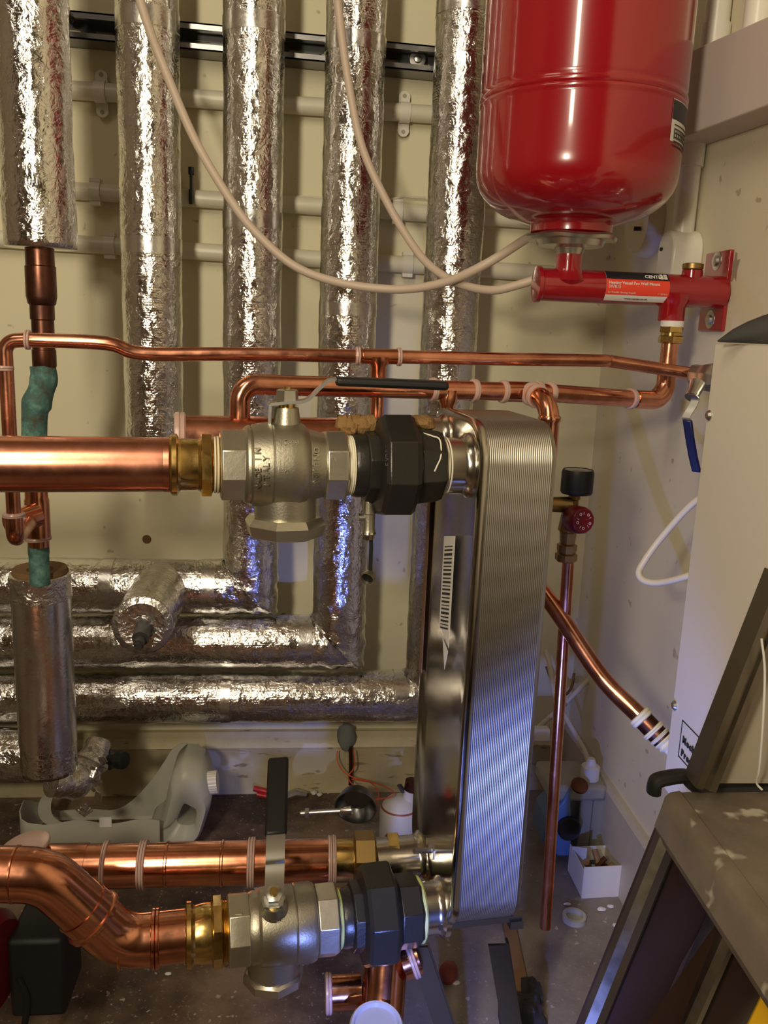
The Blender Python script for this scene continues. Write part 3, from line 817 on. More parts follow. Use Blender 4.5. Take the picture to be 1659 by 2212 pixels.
# second copper line (22 mm)
YR = AR.y
def riser_x(px): return AR + dU * on_axis(AR, dU, px)
rA = riser_x(518); D2 = rA.y
corner = P(520, 832, D2); corner = V((rA.x, rA.y, corner.z))
yT = 1.0
line = fillet([V((rA.x, rA.y, zt_ - .005)), V((rA.x, rA.y, P(520, 838, D2).z)), P(600, 833, .985), P(1000, 845, 1.03)], [.05, .3, .1], 12)
cpl = thing('copper_pipe', 'lower of the two thin copper pipes, ending in an elbow under the red bracket', 'pipe', P(800, 838, 1.0))
line = fillet([V((rA.x, rA.y, zt_ - .004)), V((rA.x, rA.y, P(520, 830, D2).z)), P(1170, 848, 1.03), V((P(1434, 868, 1.12).x, 1.12, P(1434, 866, 1.12).z)), V((P(1434, 866, 1.12).x, 1.12, P(1434, 730, 1.12).z))], [.05, .3, .030], 12)
MB().sweep(line, .0111, 32).build('pipe', M['copper'], cpl)
def along(px, y, D, dvec, r, w=.006): sring(cpl, P(px, y, D), dvec, r, w)
la = V((rA.x, rA.y, P(520, 830, D2).z)); lb = P(1170, 848, 1.03); lc = line[-1]; el = V((P(1434, 868, 1.12).x, 1.12, P(1434, 866, 1.12).z))
d1 = (lb - la).normalized(); d2_ = (el - lb).normalized()
for px in (935, 1024, 1087, 1163): sring(cpl, la + d1 * on_axis(la, d1, px), d1, .0118, .007)
for px in (1187, 1362): sring(cpl, lb + d2_ * on_axis(lb, d2_, px), d2_, .0118, .007)
sk = MB().sweep(fillet([lb + d2_ * on_axis(lb, d2_, 1370), el, el + V((0, 0, .045))], .031, 12), .0124, 32).build('elbow', M['copper_dent'], cpl)
MB().sweep([la + d1 * on_axis(la, d1, 1090), la + d1 * on_axis(la, d1, 1160)], .0124, 32).build('tee', M['copper_dent'], cpl)
# forward elbow dropping behind the heat exchanger
e0 = la + d1 * on_axis(la, d1, 1140)
e1 = P(1190, 868, e0.y - .05); e2 = P(1186, 1010, e0.y - .05); e2 = V((e1.x, e1.y, e2.z))
dr = thing('copper_elbow', 'copper elbow dropping from the lower thin copper pipe behind the heat exchanger top', 'pipe fitting', e2)
MB().sweep(fillet([e0, e1, e2], .03, 12), .0118, 32).build('elbow', M['copper_dent'], dr)
dd = (e1 - e0).normalized()
sring(dr, e0 + dd * .010, dd, .0125, .007); sring(dr, e0 + dd * .022, dd, .0125, .006)
MB().lathe(V((e1.x, e1.y, P(1196, 905, e1.y).z)), (0, 0, 1), [(-.03, .0118), (-.004, .0118), (-.002, .0132), (.002, .0132), (.004, .0118)], 32).build('socket', M['copper_dent'], dr)
# small tee drops to the rear upper line
for px, lab in ((968, 'short copper stub dropping from the lower thin copper pipe beside the heat exchanger top'),):
    a = la + d1 * on_axis(la, d1, px)
    t_ = thing('copper_drop', lab, 'pipe fitting', a - V((0, 0, .04)))
    MB().lathe(a, (0, 0, -1), [(0, .0125), (.012, .0115), (.018, .0085), (.042, .0085)], 28).build('tee_branch', M['copper_dent'], t_)
    sring(t_, a - V((0, 0, .034)), (0, 0, 1), .0090)
# top 15 mm line
tl = thing('copper_pipe', 'topmost thin copper pipe running across in front of the foil pipes', 'pipe', P(700, 765, 1.0))
top = [(10, 1010, .96), (10, 737, .96), (60, 734, .96), (230, 742, .965), (310, 764, .97), (520, 765, .98), (820, 770, .99), (1100, 776, 1.02), (1290, 779, 1.05), (1330, 782, 1.06), (1500, 808, 1.05)]
pp = pts(top)
body = fillet(pp[:3], .02, 10)[:-1] + catmull(pp[2:], 6)
body[0] = V((pp[1].x, pp[1].y, P(10, 1130, .96).z))
body = [V((pp[1].x, pp[1].y, P(10, 1130, .96).z))] + fillet([V((pp[1].x, pp[1].y, pp[1].z - .1)), pp[1], pp[2]], .022, 10)[1:] + catmull(pp[2:], 6)[1:]
MB().sweep(body, .0077, 28).build('pipe', M['copper'], tl)
sring(tl, pp[2], pp[3] - pp[2], .0084, .006)
sring(tl, P(8, 795, .96), (0, 0, 1), .0084, .006)
tdir = (pp[6] - pp[5]).normalized()
MB().sweep([P(782, 769.5, .987), P(858, 770.5, .993)], .0088, 28).build('tee', M['copper_dent'], tl)
sring(tl, P(773, 769, .986), tdir, .0084, .006); sring(tl, P(862, 771, .994), tdir, .0084, .006)
bt = P(818, 771, .99)
MB().lathe(bt, (0, 0, -1), [(0, .013), (.006, .0125), (.011, .0092), (.024, .0092), (.024, .0077), (.075, .0077)], 28).build('tee_drop', M['copper'], tl)
# U bend at far left below the big pipe
ub = thing('copper_bend', 'small copper bend at the left edge feeding the small copper tee', 'pipe fitting', P(10, 1170, .99))
uq = fillet([V((pp[1].x, pp[1].y, P(10, 1110, .96).z)), V((pp[1].x, pp[1].y, P(10, 1165, .96).z)), q * 0 + P(62, 1128, 1.07)], .02, 10)
MB().sweep(uq, .0095, 28).build('bend', M['copper_dent'], ub)
sring(ub, V((pp[1].x, pp[1].y, P(10, 1112, .96).z)), (0, 0, 1), .0100); sring(ub, P(44, 1137, 1.04), (uq[-1] - uq[-2]), .0100)

# ------------------------------------------------------------------ lower front line
AL = port['lf']
lp = thing('copper_pipe', 'thick copper S-bend at lower left running into the lower ball valve', 'pipe', AL + dU * .3)
sE = on_axis(AL, dU, 402); cE = AL + dU * sE; c3 = AL + dU * on_axis(AL, dU, 262)
a1 = P(98, 1890, .81); a0 = a1 + (P(-80, 1886, .80) - a1) * 5
path = fillet([a0, a1, c3, cE], .05, 14)
MB().sweep(path, .0272, 56).build('pipe', M['copper_dent'], lp)
def coll(c, d, r, w=.007): return MB().lathe(V(c) - V(d).normalized() * w / 2, d, [(0, r - .003), (w * .25, r), (w * .75, r), (w, r - .003)], 44).build('press_collar', M['copper_dent'], lp)
dm = (c3 - a1).normalized(); mid = a1.lerp(c3, .62)
coll(mid, dm, .0315, .008)
MB().sweep([mid - dm * .018, mid + dm * .002], .0288, 44).build('socket', M['copper_dent'], lp)
for px in (332, 340): coll(AL + dU * on_axis(AL, dU, px), dU, .0308, .005)
coll(AL + dU * on_axis(AL, dU, 258), dU, .0280, .003)
coll(P(34, 1888, .805), (1, 0, 0), .0280, .003)
lb_ = thing('brass_coupling', 'brass press coupling between the copper S-bend and the lower ball valve', 'pipe fitting', cE)
put('body', 'brass', lb_, AL, dU, [(0, [(400, 52), (401, 62), (404, 67), (413, 67), (418, 60), (422, 58), (440, 61), (456, 60), (460, 64)])])
put('hex_nut', 'brass', lb_, AL, dU, [(OCT, [(458, 58), (461, 67), (478, 67), (481, 62)])], .25)
put('thread', 'brass', lb_, AL, dU, [(0, threads(480, 494, 62, 3))])
lvv = thing('ball_valve', 'lower nickel ball valve with an upright black lever', 'valve', AL + dU * .2)
put('hex_end', 'nickel_flat', lvv, AL, dU, [(OCT, [(491, 64), (494, 71), (534, 71), (538, 70)])], -.2, .0008)
put('body', 'nickel', lvv, AL, dU, [(0, [(532, 64), (536, 70), (545, 74), (556, 74), (562, 79), (575, 80), (600, 81), (632, 80), (634, 78), (637, 81), (670, 81), (678, 77), (681, 66)])])
put('hex_end', 'nickel_flat', lvv, AL, dU, [(OCT, [(678, 64), (682, 70), (722, 70), (727, 65)])], 0.0, .0008)
cL = AL + dU * on_axis(AL, dU, 592)
sd = V((0, -.45, .89)).normalized()       # stem leans toward the lens
side = U
ld = V((.0, .80, .6)).normalized(); ld = (ld - sd * ld.dot(sd)).normalized()
R0 = 81 * proj(cL)[2] / F
MB().lathe(cL, sd, [(R0 - .012, .017), (R0, .0155), (R0 + .010, .0125), (R0 + .014, .0125)], 32).build('stem_housing', M['nickel'], lvv)
MB().lathe(cL, sd, [(R0 + .014, .010), (R0 + .019, .010)], 24).build('stem', M['brass'], lvv)
top_ = cL + sd * (R0 + .0195)
lpth = [top_ - ld * .010, top_ + ld * .022, top_ + ld * .036 + sd * .003, top_ + ld * .050 + sd * .010, top_ + ld * .150 + sd * .014]
lvl = MB().strip(catmull(lpth, 5), U * .0105, .003).build('lever', M['zinc'], lvv, sharp=50)
g0 = catmull([top_ + ld * .066 + sd * .0105, top_ + ld * .11 + sd * .0125, top_ + ld * .166 + sd * .0145], 6)
MB().strip(g0, U * .0125, .008).build('grip', M['rubber'], lvl, bevel=.0035)
MB().lathe(top_, sd, [(0, .0125), (.001, .0125), (.001, .010), (.010, .010), (.011, .008)], 6).build('hex_nut', M['zinc'], lvv)
MB().lathe(top_, sd, [(.010, .0045), (.016, .0045)], 12).build('stem_tip', M['brass'], lvv)
MB().lathe(cL, V((0, -.05, -1)), [(.02, .029), (R0 + .014, .029)], 36).build('strainer_neck', M['nickel'], lvv)
MB().lathe(cL, V((0, -.05, -1)), [(R0 + .012, .031), (R0 + .015, .034), (R0 + .024, .034), (R0 + .027, .028)], 8, .2).build('drain_cap', M['nickel_flat'], lvv)
# arrow plate on the left end
q, n = on_front(516, 1980, AL, dU, 71)
MB().strip([q + V((-.004, 0, .002)), q + V((.003, 0, .002)), q + V((.003, 0, .0045)), q + V((.0065, 0, 0)), q + V((.003, 0, -.0045)), q + V((.003, 0, -.002)), q + V((-.004, 0, -.002)), q + V((-.004, 0, .002))], n * .0006, .0010).build('arrow_mark', M['nickel_flat'], lvv)
body_text('CE', 604, 1992, .009, AL, dU, 81, lvv); body_text('o', 656, 1995, .009, AL, dU, 81, lvv)
ul = thing('pipe_union', 'black iron union between the lower ball valve and the heat exchanger', 'pipe fitting', AL + dU * .1)
put('thread_seal', 'sealant', ul, AL, dU, [(0, threads(725, 735, 60, 2))])
put('tailpiece', 'iron', ul, AL, dU, [(0, [(733, 52), (735, 60), (742, 62), (757, 62)]), (OCT, [(754, 60), (758, 69), (788, 69), (790, 66)])], .1, .0008)
put('union_nut', 'iron', ul, AL, dU, [(OCT, [(776, 80), (781, 95), (788, 100), (838, 100), (845, 94), (846, 86)]), (0, [(843, 86), (848, 86), (851, 82), (855, 70)])], -.05, .001)
put('hex_end', 'iron', ul, AL, dU, [(OCT, [(852, 66), (856, 71), (896, 70), (902, 66)])], .12, .0008)
put('sealant_ring', 'sealant', ul, AL, dU, [(0, [(899, 62), (900, 67), (906, 68), (910, 63)])])

# rear lower line
A3 = port['lr']; e3 = P(235, 1882, .955); e3 = V((e3.x, e3.y, A3.z)); d3 = (e3 - A3).normalized()
rl = thing('copper_pipe', 'copper pipe on the floor side behind the lower ball valve, with white ringed joints', 'pipe', A3 + d3 * .3)
s0 = on_axis(A3, d3, 712); s1 = on_axis(A3, d3, 170)
MB().sweep([A3 + d3 * s0, A3 + d3 * s1], .0262, 52).build('pipe', M['copper_dent'], rl)
for px in (228, 306, 312, 540, 546): sring(rl, A3 + d3 * on_axis(A3, d3, px), d3, .0278, .006)
for px in (365, 484):
    c = A3 + d3 * on_axis(A3, d3, px); MB().lathe(c, d3, [(0, .0262), (.001, .0275), (.003, .0275), (.004, .0262)], 44).build('press_collar', M['copper_dent'], rl)
fl = P(110, 1850, .93); e4 = A3 + d3 * s1
MB().sweep([e4 - d3 * .01, e4 + d3 * .06], .0275, 44).lathe(e4 + d3 * .055, V((-.2, .0, 1)), [(-.01, .026), (.033, .026)], 40).build('elbow', M['copper_dent'], rl)
sring(rl, e4 + d3 * .055 + V((-.006, .0, .030)), V((-.2, .0, 1)), .0265, .006)
rb_ = thing('brass_coupling', 'brass coupling with a dark hex on the rear lower pipe, left of the steel port', 'pipe fitting', A3 + d3 * .12)
put('body', 'brass', rb_, A3, d3, [(0, [(708, 44), (712, 47), (716, 47), (720, 45), (765, 45)]), (0, [(808, 45), (836, 45), (838, 48)])])
put('union_nut', 'brass_dull', rb_, A3, d3, [(OCT, [(762, 48), (766, 55), (806, 55), (810, 50)])], .1)
put('hex_nut', 'brass', rb_, A3, d3, [(OCT, [(834, 46), (836, 51), (858, 51), (860, 47)])], -.1)
put('thread_seal', 'ptfe', rb_, A3, d3, [(0, threads(858, 872, 46, 3))])
for px in (712, 721): sring(rb_, A3 + d3 * on_axis(A3, d3, px), d3, .0280, .005)

# copper tee below the lower union
c0 = P(834, 2070, .87); c1 = P(822, 2225, .83)
bt_ = thing('copper_tee', 'thick copper tee standing below the lower black union with a capped stub to the left', 'pipe fitting', V((c1.x, c1.y, c1.z)))
MB().sweep([c0 + (c0 - c1) * .35, c1], .0255, 44).build('pipe', M['copper_dent'], bt_)
x0 = P(706, 2146, .862); x1 = P(800, 2140, .862)
MB().lathe(x0, x1 - x0, [(0, .0185), (.001, .0195), (.040, .0195)], 40).build('stub', M['copper_dent'], bt_)
sring(bt_, x0 + V((.002, 0, 0)), x1 - x0, .0205, .008)
MB().lathe(P(868, 2078, .86), V((1, .1, .35)), [(0, .021), (.02, .021)], 36).build('side_branch', M['copper_dent'], bt_)
sring(bt_, P(890, 2068, .86), V((1, .1, .35)), .0215, .008)
cpz = thing('white_cup', 'white rimmed plastic cap at the bottom edge in front of the copper tee', 'cap', P(813, 2235, .80))
MB().lathe(P(813, 2222, .80), (0, -.25, 1), [(-.03, .026), (0, .0285), (.004, .030), (.007, .028), (.006, .0255), (.001, .024), (0, .001)], 44).build('cap', M['cupgrey'], cpz)
# ------------------------------------------------------------------ red expansion vessel
VC = P(1250, 300, 1.14); VC.z = 0
def vz(x, y, D=1.14): return P(x, y, D).z
R = .1275
ve = thing('expansion_vessel', 'large glossy red expansion vessel above the red wall bracket', 'pressure vessel', V((VC.x, VC.y, vz(1230, 500))))
zb = vz(1150, 490); z1 = vz(1040, 400)
zr1 = P(1240, 178, VC.y - R).z; zr0 = P(1240, 148, VC.y - R).z
prof = [(zb - .008, .050), (zb - .006, .0535), (zb + .002, .0535), (zb + .004, .054)] + [(zb + h, R * k) for h, k in ((.008, .53), (.012, .64), (.018, .745), (.0255, .835), (.034, .905), (.043, .955), (.053, .985), (.064, .998), (.074, 1.0))]
prof += [(zr1 - .010, R), (zr1 - .005, R), (zr1 - .002, R), (zr1, R + .0012), (zr1 + .003, R + .0012), (zr1 + .005, R - .0004), ((zr1 + zr0) / 2, R + .0014), (zr0 - .003, R + .0008), (zr0, R - .0012), (zr0 + .003, R), (zr0 + .006, R), (zr0 + .010, R), (zr0 + .27, R), (zr0 + .28, R), (zr0 + .285, R - .0005), (zr0 + .33, R - .02), (zr0 + .36, .06), (zr0 + .365, .001)]
MB().lathe(V((VC.x, VC.y, 0)), (0, 0, 1), prof, 128).build('shell', M['red'], ve, sharp=60)
zf = P(1228, 517, 1.13).z
wob = MB()
rings = []
for t, rr in ((zf + .004, .040), (zf + .006, .0565), (zf + .003, .0595), (zf - .001, .0575), (zf - .001, .045), (zf - .008, .042), (zf - .010, .02), (zf - .028, .0135), (zf - .03, .0135)):
    rings.append([V((VC.x + rr * math.cos(a), VC.y + rr * math.sin(a), t + (.0012 * math.sin(5 * a) if rr > .05 else 0))) for a in [2 * PI * k / 64 for k in range(64)]])
wob.ringloft(rings); wob.build('flange', M['zinc'], ve)
MB().lathe(V((VC.x, VC.y, zf + .004)), (0, 0, 1), [(0, .046), (zb - zf, .046)], 48).build('neck', M['red'], ve)
vx = V((VC.x - .008, VC.y - .004, 0))
# label on the right flank
lab_a0, lab_a1 = math.radians(-22), math.radians(-6)
zl0 = PX(1450, 320, VC.x + R * .97).z; zl1 = vz(1455, 215)
def arc(z, a, off=.0006): return V((VC.x + (R + off) * math.cos(a), VC.y + (R + off) * math.sin(a), z))
def curved(a0, a1, z0, z1, off, mat, name, parent, n=8):
    r0 = [arc(z0, a0 + (a1 - a0) * k / n, off) for k in range(n + 1)]; r1 = [arc(z1, a0 + (a1 - a0) * k / n, off) for k in range(n + 1)]
    return MB().ringloft([r0, r1], False, False, closed=False).build(name, M[mat], parent)
A0, A1 = math.radians(-52), math.radians(-8)
zl0 = vz(1450, 312, 1.06); zl1 = vz(1450, 222, 1.06)
lbv = curved(A0, A1, zl0, zl1, .0005, 'label_white', 'label', ve)
curved(A0, A1, zl1 - .022, zl1 - .001, .0008, 'label_dark', 'label_header', lbv)
for k in range(6): curved(A0 + .06, A1 - .1 - .05 * (k % 3), zl1 - .028 - .0045 * k, zl1 - .0265 - .0045 * k, .0009, 'blackish', 'printed_line', lbv)
mbar = 0
for k in range(9): curved(A0 + .06 + .05 * k, A0 + .06 + .05 * k + .02, zl0 + .003, zl0 + .014, .0009, 'blackish', 'printed_bar', lbv, 2)

# ------------------------------------------------------------------ red wall bracket
BR = thing('wall_bracket', 'red tubular wall bracket carrying the vessel, with a red and black label', 'bracket', P(1450, 620, 1.14))
BL = P(1157, 614, 1.14); bd = V((1, 0, -.0)); rb = .0212
BE = V((WX - .004, BL.y, BL.z))
MB().lathe(BL, bd, [(-.001, rb * .6), (0, rb + .0022), (.005, rb + .0022), (.007, rb), ((BE - BL).x, rb)], 56).build('tube', M['red'], BR)
zp = P(1222, 548, 1.14)
MB().lathe(V((VC.x - .016 * 0, BL.y, zp.z)), (0, 0, -1), [(0, .0155), (.001, .0175), (.018, .0175), (.026, .021), (.034, .026), (.04, .021)], 40).build('top_port', M['red'], BR)
MB().lathe(V((VC.x, BL.y, zp.z)), (0, 0, 1), [(0, .0135), (.018, .0135)], 30).build('thread_seal', M['ptfe'], BR)
xq = P(1455, 680, 1.13)
MB().lathe(V((xq.x, BL.y - .002, P(1455, 695, 1.13).z)), (0, 0, 1), [(0, .0165), (.002, .0175), (.018, .0175), (.026, .022), (.036, .024)], 40).build('bottom_port', M['red'], BR)
xt = P(1497, 575, 1.14)
MB().lathe(V((xt.x, BL.y, P(1497, 586, 1.14).z)), (0, 0, 1), [(-.01, .0135), (.001, .0135)], 32).build('plug_boss', M['red'], BR)
MB().lathe(V((xt.x, BL.y, P(1497, 584, 1.14).z)), (0, 0, 1), [(0, .0118), (.002, .0135), (.008, .0135), (.009, .011)], 32).build('plug', M['brass_dull'], BR)
# wall plate
pa = PX(1580, 542, WX - .004); pb = PX(1527, 545, WX - .004); pc = PX(1512, 712, WX - .004); pd = PX(1560, 718, WX - .004)
ya, yb = (pa.y + pd.y) / 2, (pb.y + pc.y) / 2; zhi = (pa.z + pb.z) / 2; zlo = (pc.z + pd.z) / 2
if abs(yb - ya) < .045: ya, yb = BL.y - .03, BL.y + .03
MB().slab((WX - .006, min(ya, yb), zlo), (WX, max(ya, yb), zhi)).build('wall_plate', M['red'], BR, bevel=.001)
ym = (ya + yb) / 2
for (x, y) in ((1552, 563), (1530, 690)):
    s_ = PX(x, y, WX - .007); 
    w_ = MB().lathe(V((WX - .005, ym, s_.z)), (-1, 0, 0), [(0, .0125), (.0015, .0125), (.002, .0075), (.005, .0065), (.006, .002)], 28).build('screw', M['zinc'], BR)
# label on the tube
def arc2(px, a, off=.0006):
    x = BL.x + on_axis(BL, bd, px); return V((x, BL.y - (rb + off) * math.cos(a), BL.z + (rb + off) * math.sin(a)))
def band2(p0, p1, a0, a1, off, mat, name, parent, n=10):
    a0, a1 = math.radians(a0), math.radians(a1)
    r0 = [arc2(p0, a0 + (a1 - a0) * k / n, off) for k in range(n + 1)]; r1 = [arc2(p1, a0 + (a1 - a0) * k / n, off) for k in range(n + 1)]
    return MB().ringloft([r0, r1], False, False, closed=False).build(name, M[mat], parent)
LBL = band2(1298, 1432, -52, 66, .0004, 'label_white', 'label', BR)
band2(1298, 1432, 28, 66, .0007, 'label_dark', 'label_header', LBL)
band2(1298, 1432, -26, 28, .0007, 'label_red', 'label_panel', LBL)
def btext(s, px, deg, size, mat, align='LEFT', bold=0.0):
    a = math.radians(deg); q = arc2(px, a, .0011); n = V((0, -math.cos(a), math.sin(a))); u = V((0, math.sin(a), math.cos(a)))
    text(s, q, (1, 0, 0), u, size, M[mat], LBL, ex=.0001, align=align, bold=bold)
btext('CENTER', 1380, 36, .0070, 'label_white', bold=.0002)
band2(1413, 1419, 47, 58, .001, 'label_white', 'logo_square', LBL, 3); band2(1421, 1428, 47, 58, .001, 'label_white', 'logo_square', LBL, 3)
band2(1413, 1419, 34, 45, .001, 'label_white', 'logo_square', LBL, 3); band2(1421, 1428, 34, 45, .001, 'label_white', 'logo_square', LBL, 3)
btext('Heating Vessel Pro Wall Mount', 1302, 10, .0054, 'label_white', bold=.0001)
btext('597815', 1302, -3, .0056, 'label_white')
btext('for Potable Heating Vessels', 1302, -20, .0034, 'label_white'); btext('1 - 35 litre', 1408, -20, .003, 'label_white')
btext('www.center.co.uk', 1340, -42, .0042, 'ink')
# brass nut and white tape under the bracket
bn = thing('brass_nut', 'brass compression fitting under the red wall bracket', 'pipe fitting', V((el.x, el.y, P(1448, 742, 1.12).z)))
cN = V((xq.x, BL.y - .002, 0)); ctr = V((el.x, el.y, 0))
def at_z(y): return P(1449, y, el.y).z
MB().lathe(ctr, (0, 0, 1), [(at_z(706), .0150), (at_z(693), .0150)], 32).build('thread_tape', M['cardbox'], bn)
MB().lathe(ctr, (0, 0, 1), [(at_z(742), .0145), (at_z(740), .0165), (at_z(727), .0165), (at_z(725), .0145)], 6, .3).lathe(ctr, (0, 0, 1), [(at_z(725), .0135), (at_z(719), .0135)], 24).lathe(ctr, (0, 0, 1), [(at_z(719), .0145), (at_z(718), .016), (at_z(706), .016), (at_z(704), .0145)], 6).build('hex_nut', M['brass'], bn)

# ------------------------------------------------------------------ white flexible hoses
h1 = catmull(pts([(225, -260, 1.32), (285, -60, 1.33), (318, 50, 1.34), (352, 140, 1.35), (420, 300, 1.35), (500, 435, 1.34), (560, 510, 1.33), (640, 577, 1.32), (740, 612, 1.30), (860, 625, 1.28), (960, 610, 1.25), (1050, 570, 1.22), (1135, 517, 1.22), (1165, 500, 1.23)]), 8)
tag(MB().sweep(h1, .0063, 16).build('flexible_hose', M['hose']), 'cream hose sagging from the top left across three foil pipes to behind the vessel flange', 'hose')
h2 = catmull(pts([(720, -300, 1.32), (727, -60, 1.33), (732, 20, 1.34), (750, 160, 1.35), (780, 310, 1.35), (830, 425, 1.34), (885, 520, 1.32), (930, 575, 1.29), (990, 612, 1.255), (1060, 627, 1.21), (1120, 615, 1.19), (1165, 600, 1.18)]), 8)
tag(MB().sweep(h2, .0060, 16).build('flexible_hose', M['hose']), 'cream hose dropping over the fourth foil pipe and ending at the red bracket tube', 'hose')

# ------------------------------------------------------------------ gauge assembly with hanging copper pipe
GX = P(1232, 1120, 1.0)
ga = thing('pressure_gauge_valve', 'black gauge and dark red knob on a brass relief valve, right of the heat exchanger', 'gauge', V((GX.x, GX.y, P(1228, 1215, 1.0).z)))
def gl(name, mat, x, prof, n=32, par=ga): return MB().lathe_px(P(x, 1120, 1.0), (0, 0, 1), prof, n, k=1).build(name, M[mat], par, sharp=30)
gg = gl('gauge', 'rubber', 1240, [(1066, 32), (1062, 34.5), (1020, 34.5), (1014, 32), (1015, 29)], 48)
gl('gauge_glass', 'glass', 1240, [(1017, 30), (1015, 29), (1014, 5)], 40)
gl('gauge_stem', 'brass_dull', 1237, [(1110, 10), (1080, 10), (1078, 13), (1070, 13), (1068, 8), (1060, 8)], 20)
gl('body', 'brass_dull', 1230, [(1212, 19), (1209, 22), (1196, 22), (1194, 18), (1186, 20), (1176, 20), (1174, 15), (1150, 17), (1146, 21), (1130, 19), (1100, 15), (1090, 10)], 8)
MB().lathe(P(1212, 1090, 1.0), (1, 0, 0), [(-.02, .009), (.012, .010)], 20).build('side_port', M['brass_dull'], ga)
kd = V((.25, -1, .12)).normalized(); kc = P(1246, 1122, .985)
kn = MB().lathe(kc + kd * -.012, kd, [(0, .014), (.006, .0172), (.024, .0165), (.027, .0145), (.0275, .004)], 12).build('knob', M['darkred'], ga, bevel=.0005)
s8 = 'PRESS TURN'
fx = kc + kd * .0158; rx = V((1, 0, 0)); rx = (rx - kd * rx.dot(kd)).normalized(); ux = kd.cross(rx) * 1
if ux.z < 0: ux = -ux
for i, ch in enumerate('CALEFFI0PN'):
    a = PI / 2 - i * 2 * PI / 10; rd = rx * math.cos(a) + ux * math.sin(a); tg = rx * math.sin(a) - ux * math.cos(a)
    text('O' if i % 2 else 'I', fx + rd * .0075 - tg * .0012, tg, rd, .0045, M['label_white'], kn, ex=.0001)
pt = P(1228, 1212, 1.0); pb_ = P(1180, 2003, 1.0)
pb_ = V((pt.x + (pb_.x - pt.x) * .9, pt.y, pb_.z))
hp = thing('copper_pipe', 'thin vertical copper pipe hanging open-ended above the floor right of the heat exchanger', 'pipe', pb_)
MB().lathe(pt, pb_ - pt, [(-.004, .0076), ((pb_ - pt).length, .0076), ((pb_ - pt).length, .0066), ((pb_ - pt).length - .02, .0064)], 32).build('pipe', M['copper'], hp)

# ------------------------------------------------------------------ sloping copper pipe to the cabinet
dg = thing('copper_pipe', 'sloping copper pipe from behind the heat exchanger down to the white cabinet', 'pipe', P(1420, 1590, .90))
ga_ = P(1140, 1235, 1.03); g1 = P(1210, 1330, 1.0); g2 = P(1300, 1463, .96); g3 = P(1385, 1550, .92); g4 = P(1435, 1602, .90)
cv = catmull([ga_, g1, g2, g3], 8)
MB().sweep(cv, .0108, 32).build('pipe', M['copper'], dg)
gd = (g4 - g3).normalized()
MB().lathe(g3, gd, [(-.004, .0115), (0, .0122), (.034, .0122), (.036, .0105)], 32).build('socket', M['copper_dark'], dg)
sring(dg, g3 + gd * .000, gd, .0125, .010, 'ptfe'); sring(dg, g3 + gd * .020, gd, .0128, .006, 'ptfe')
MB().lathe(g3 + gd * .026, gd, [(0, .0105), (.003, .0145), (.007, .011), (.010, .0135), (.013, .010), (.016, .0125), (.02, .009), (.045, .008)], 28).build('thread', M['ptfe'], dg)

# ------------------------------------------------------------------ white cabinet on the right wall
CX = .415; CY1 = .845
ctop = P(1545, 741, CY1).z; cbot = P(1437, 1700, CY1).z
cb = thing('cabinet', 'white sheet steel cabinet on the right wall with a dark tool lying on top', 'cabinet', V((CX + .07, .65, cbot)))
MB().slab((CX, .36, cbot), (WX - .001, CY1, ctop)).build('casing', M['panel'], cb, bevel=.0015)
for x, y in ((1562, 869), (1478, 1518)):
    s_ = PX(x - 24 if y < 1000 else x - 22, y, CX)
    s_ = V((CX, CY1 - .002, s_.z))
for y in (896, 1518):
    s_ = P(1535 if y < 1000 else 1453, y, CY1)
    MB().lathe(V((CX, CY1 - .007, s_.z)), (-1, 0, 0), [(0, .0055), (.001, .0055), (.0035, .0035), (.004, .001)], 20).build('screw', M['zinc'], cb)
a = PX(1475, 1556, CX); b = PX(1468, 1635, CX)
by = a.y; bz1 = a.z; bz0 = b.z
mb = MB(); th = .0006
for p0, p1 in (((by, bz0), (by, bz1)), ((by, bz1), (by - .14, bz1)), ((by, bz0), (by - .14, bz0))):
    mb.slab((CX - .0005, min(p0[0], p1[0]) - th, min(p0[1], p1[1]) - th), (CX + .0003, max(p0[0], p1[0]) + th, max(p0[1], p1[1]) + th))
lbx = mb.build('label_frame', M['ink'], cb)
text('Mechanical', (CX - .0006, by - .006, bz1 - .022), (0, -1, 0), (0, 0, 1), .0100, M['ink'], lbx, spacing=1.35, bold=.0005)
text('Pressurisation', (CX - .0006, by - .006, bz1 - .037), (0, -1, 0), (0, 0, 1), .0100, M['ink'], lbx, spacing=1.35, bold=.0005)
# isolating valve with blue lever behind the cabinet
bvv = thing('lever_valve', 'small chrome isolating valve with a blue hanging lever behind the cabinet edge', 'valve', P(1510, 850, 1.0))
vc = P(1512, 812, 1.03); vd = (P(1545, 842, .93) - vc).normalized(); vd = V((.55, -.75, -.06)).normalized()
MB().lathe(vc, vd, [(-.012, .010), (-.010, .0135), (.0, .0135), (.004, .0155), (.010, .0175), (.018, .0175), (.024, .015), (.036, .015), (.04, .0165), (.055, .0165), (.12, .012)], 8, .2).build('body', M['zinc'], bvv)
l0 = P(1500, 845, 1.0); 
MB().lathe(l0, V((-.5, -.5, -.75)), [(-.012, .010), (.004, .008), (.006, .0085), (.010, .0085)], 12).build('stem', M['zinc'], bvv)
lq = catmull(leverpath([(1495, 852), (1502, 862), (1496, 878), (1484, 898), (1483, 910), (1492, 960), (1506, 1018)], .98), 4)
lvb = MB().strip(lq, V((.0035, -.003, 0)), .002).build('lever', M['zinc'], bvv, sharp=50)
MB().strip(leverpath([(1485, 906), (1490, 945), (1497, 985), (1505, 1020)], .979), V((.0042, -.0035, 0)), .005).build('grip', M['blue'], lvb, bevel=.002)
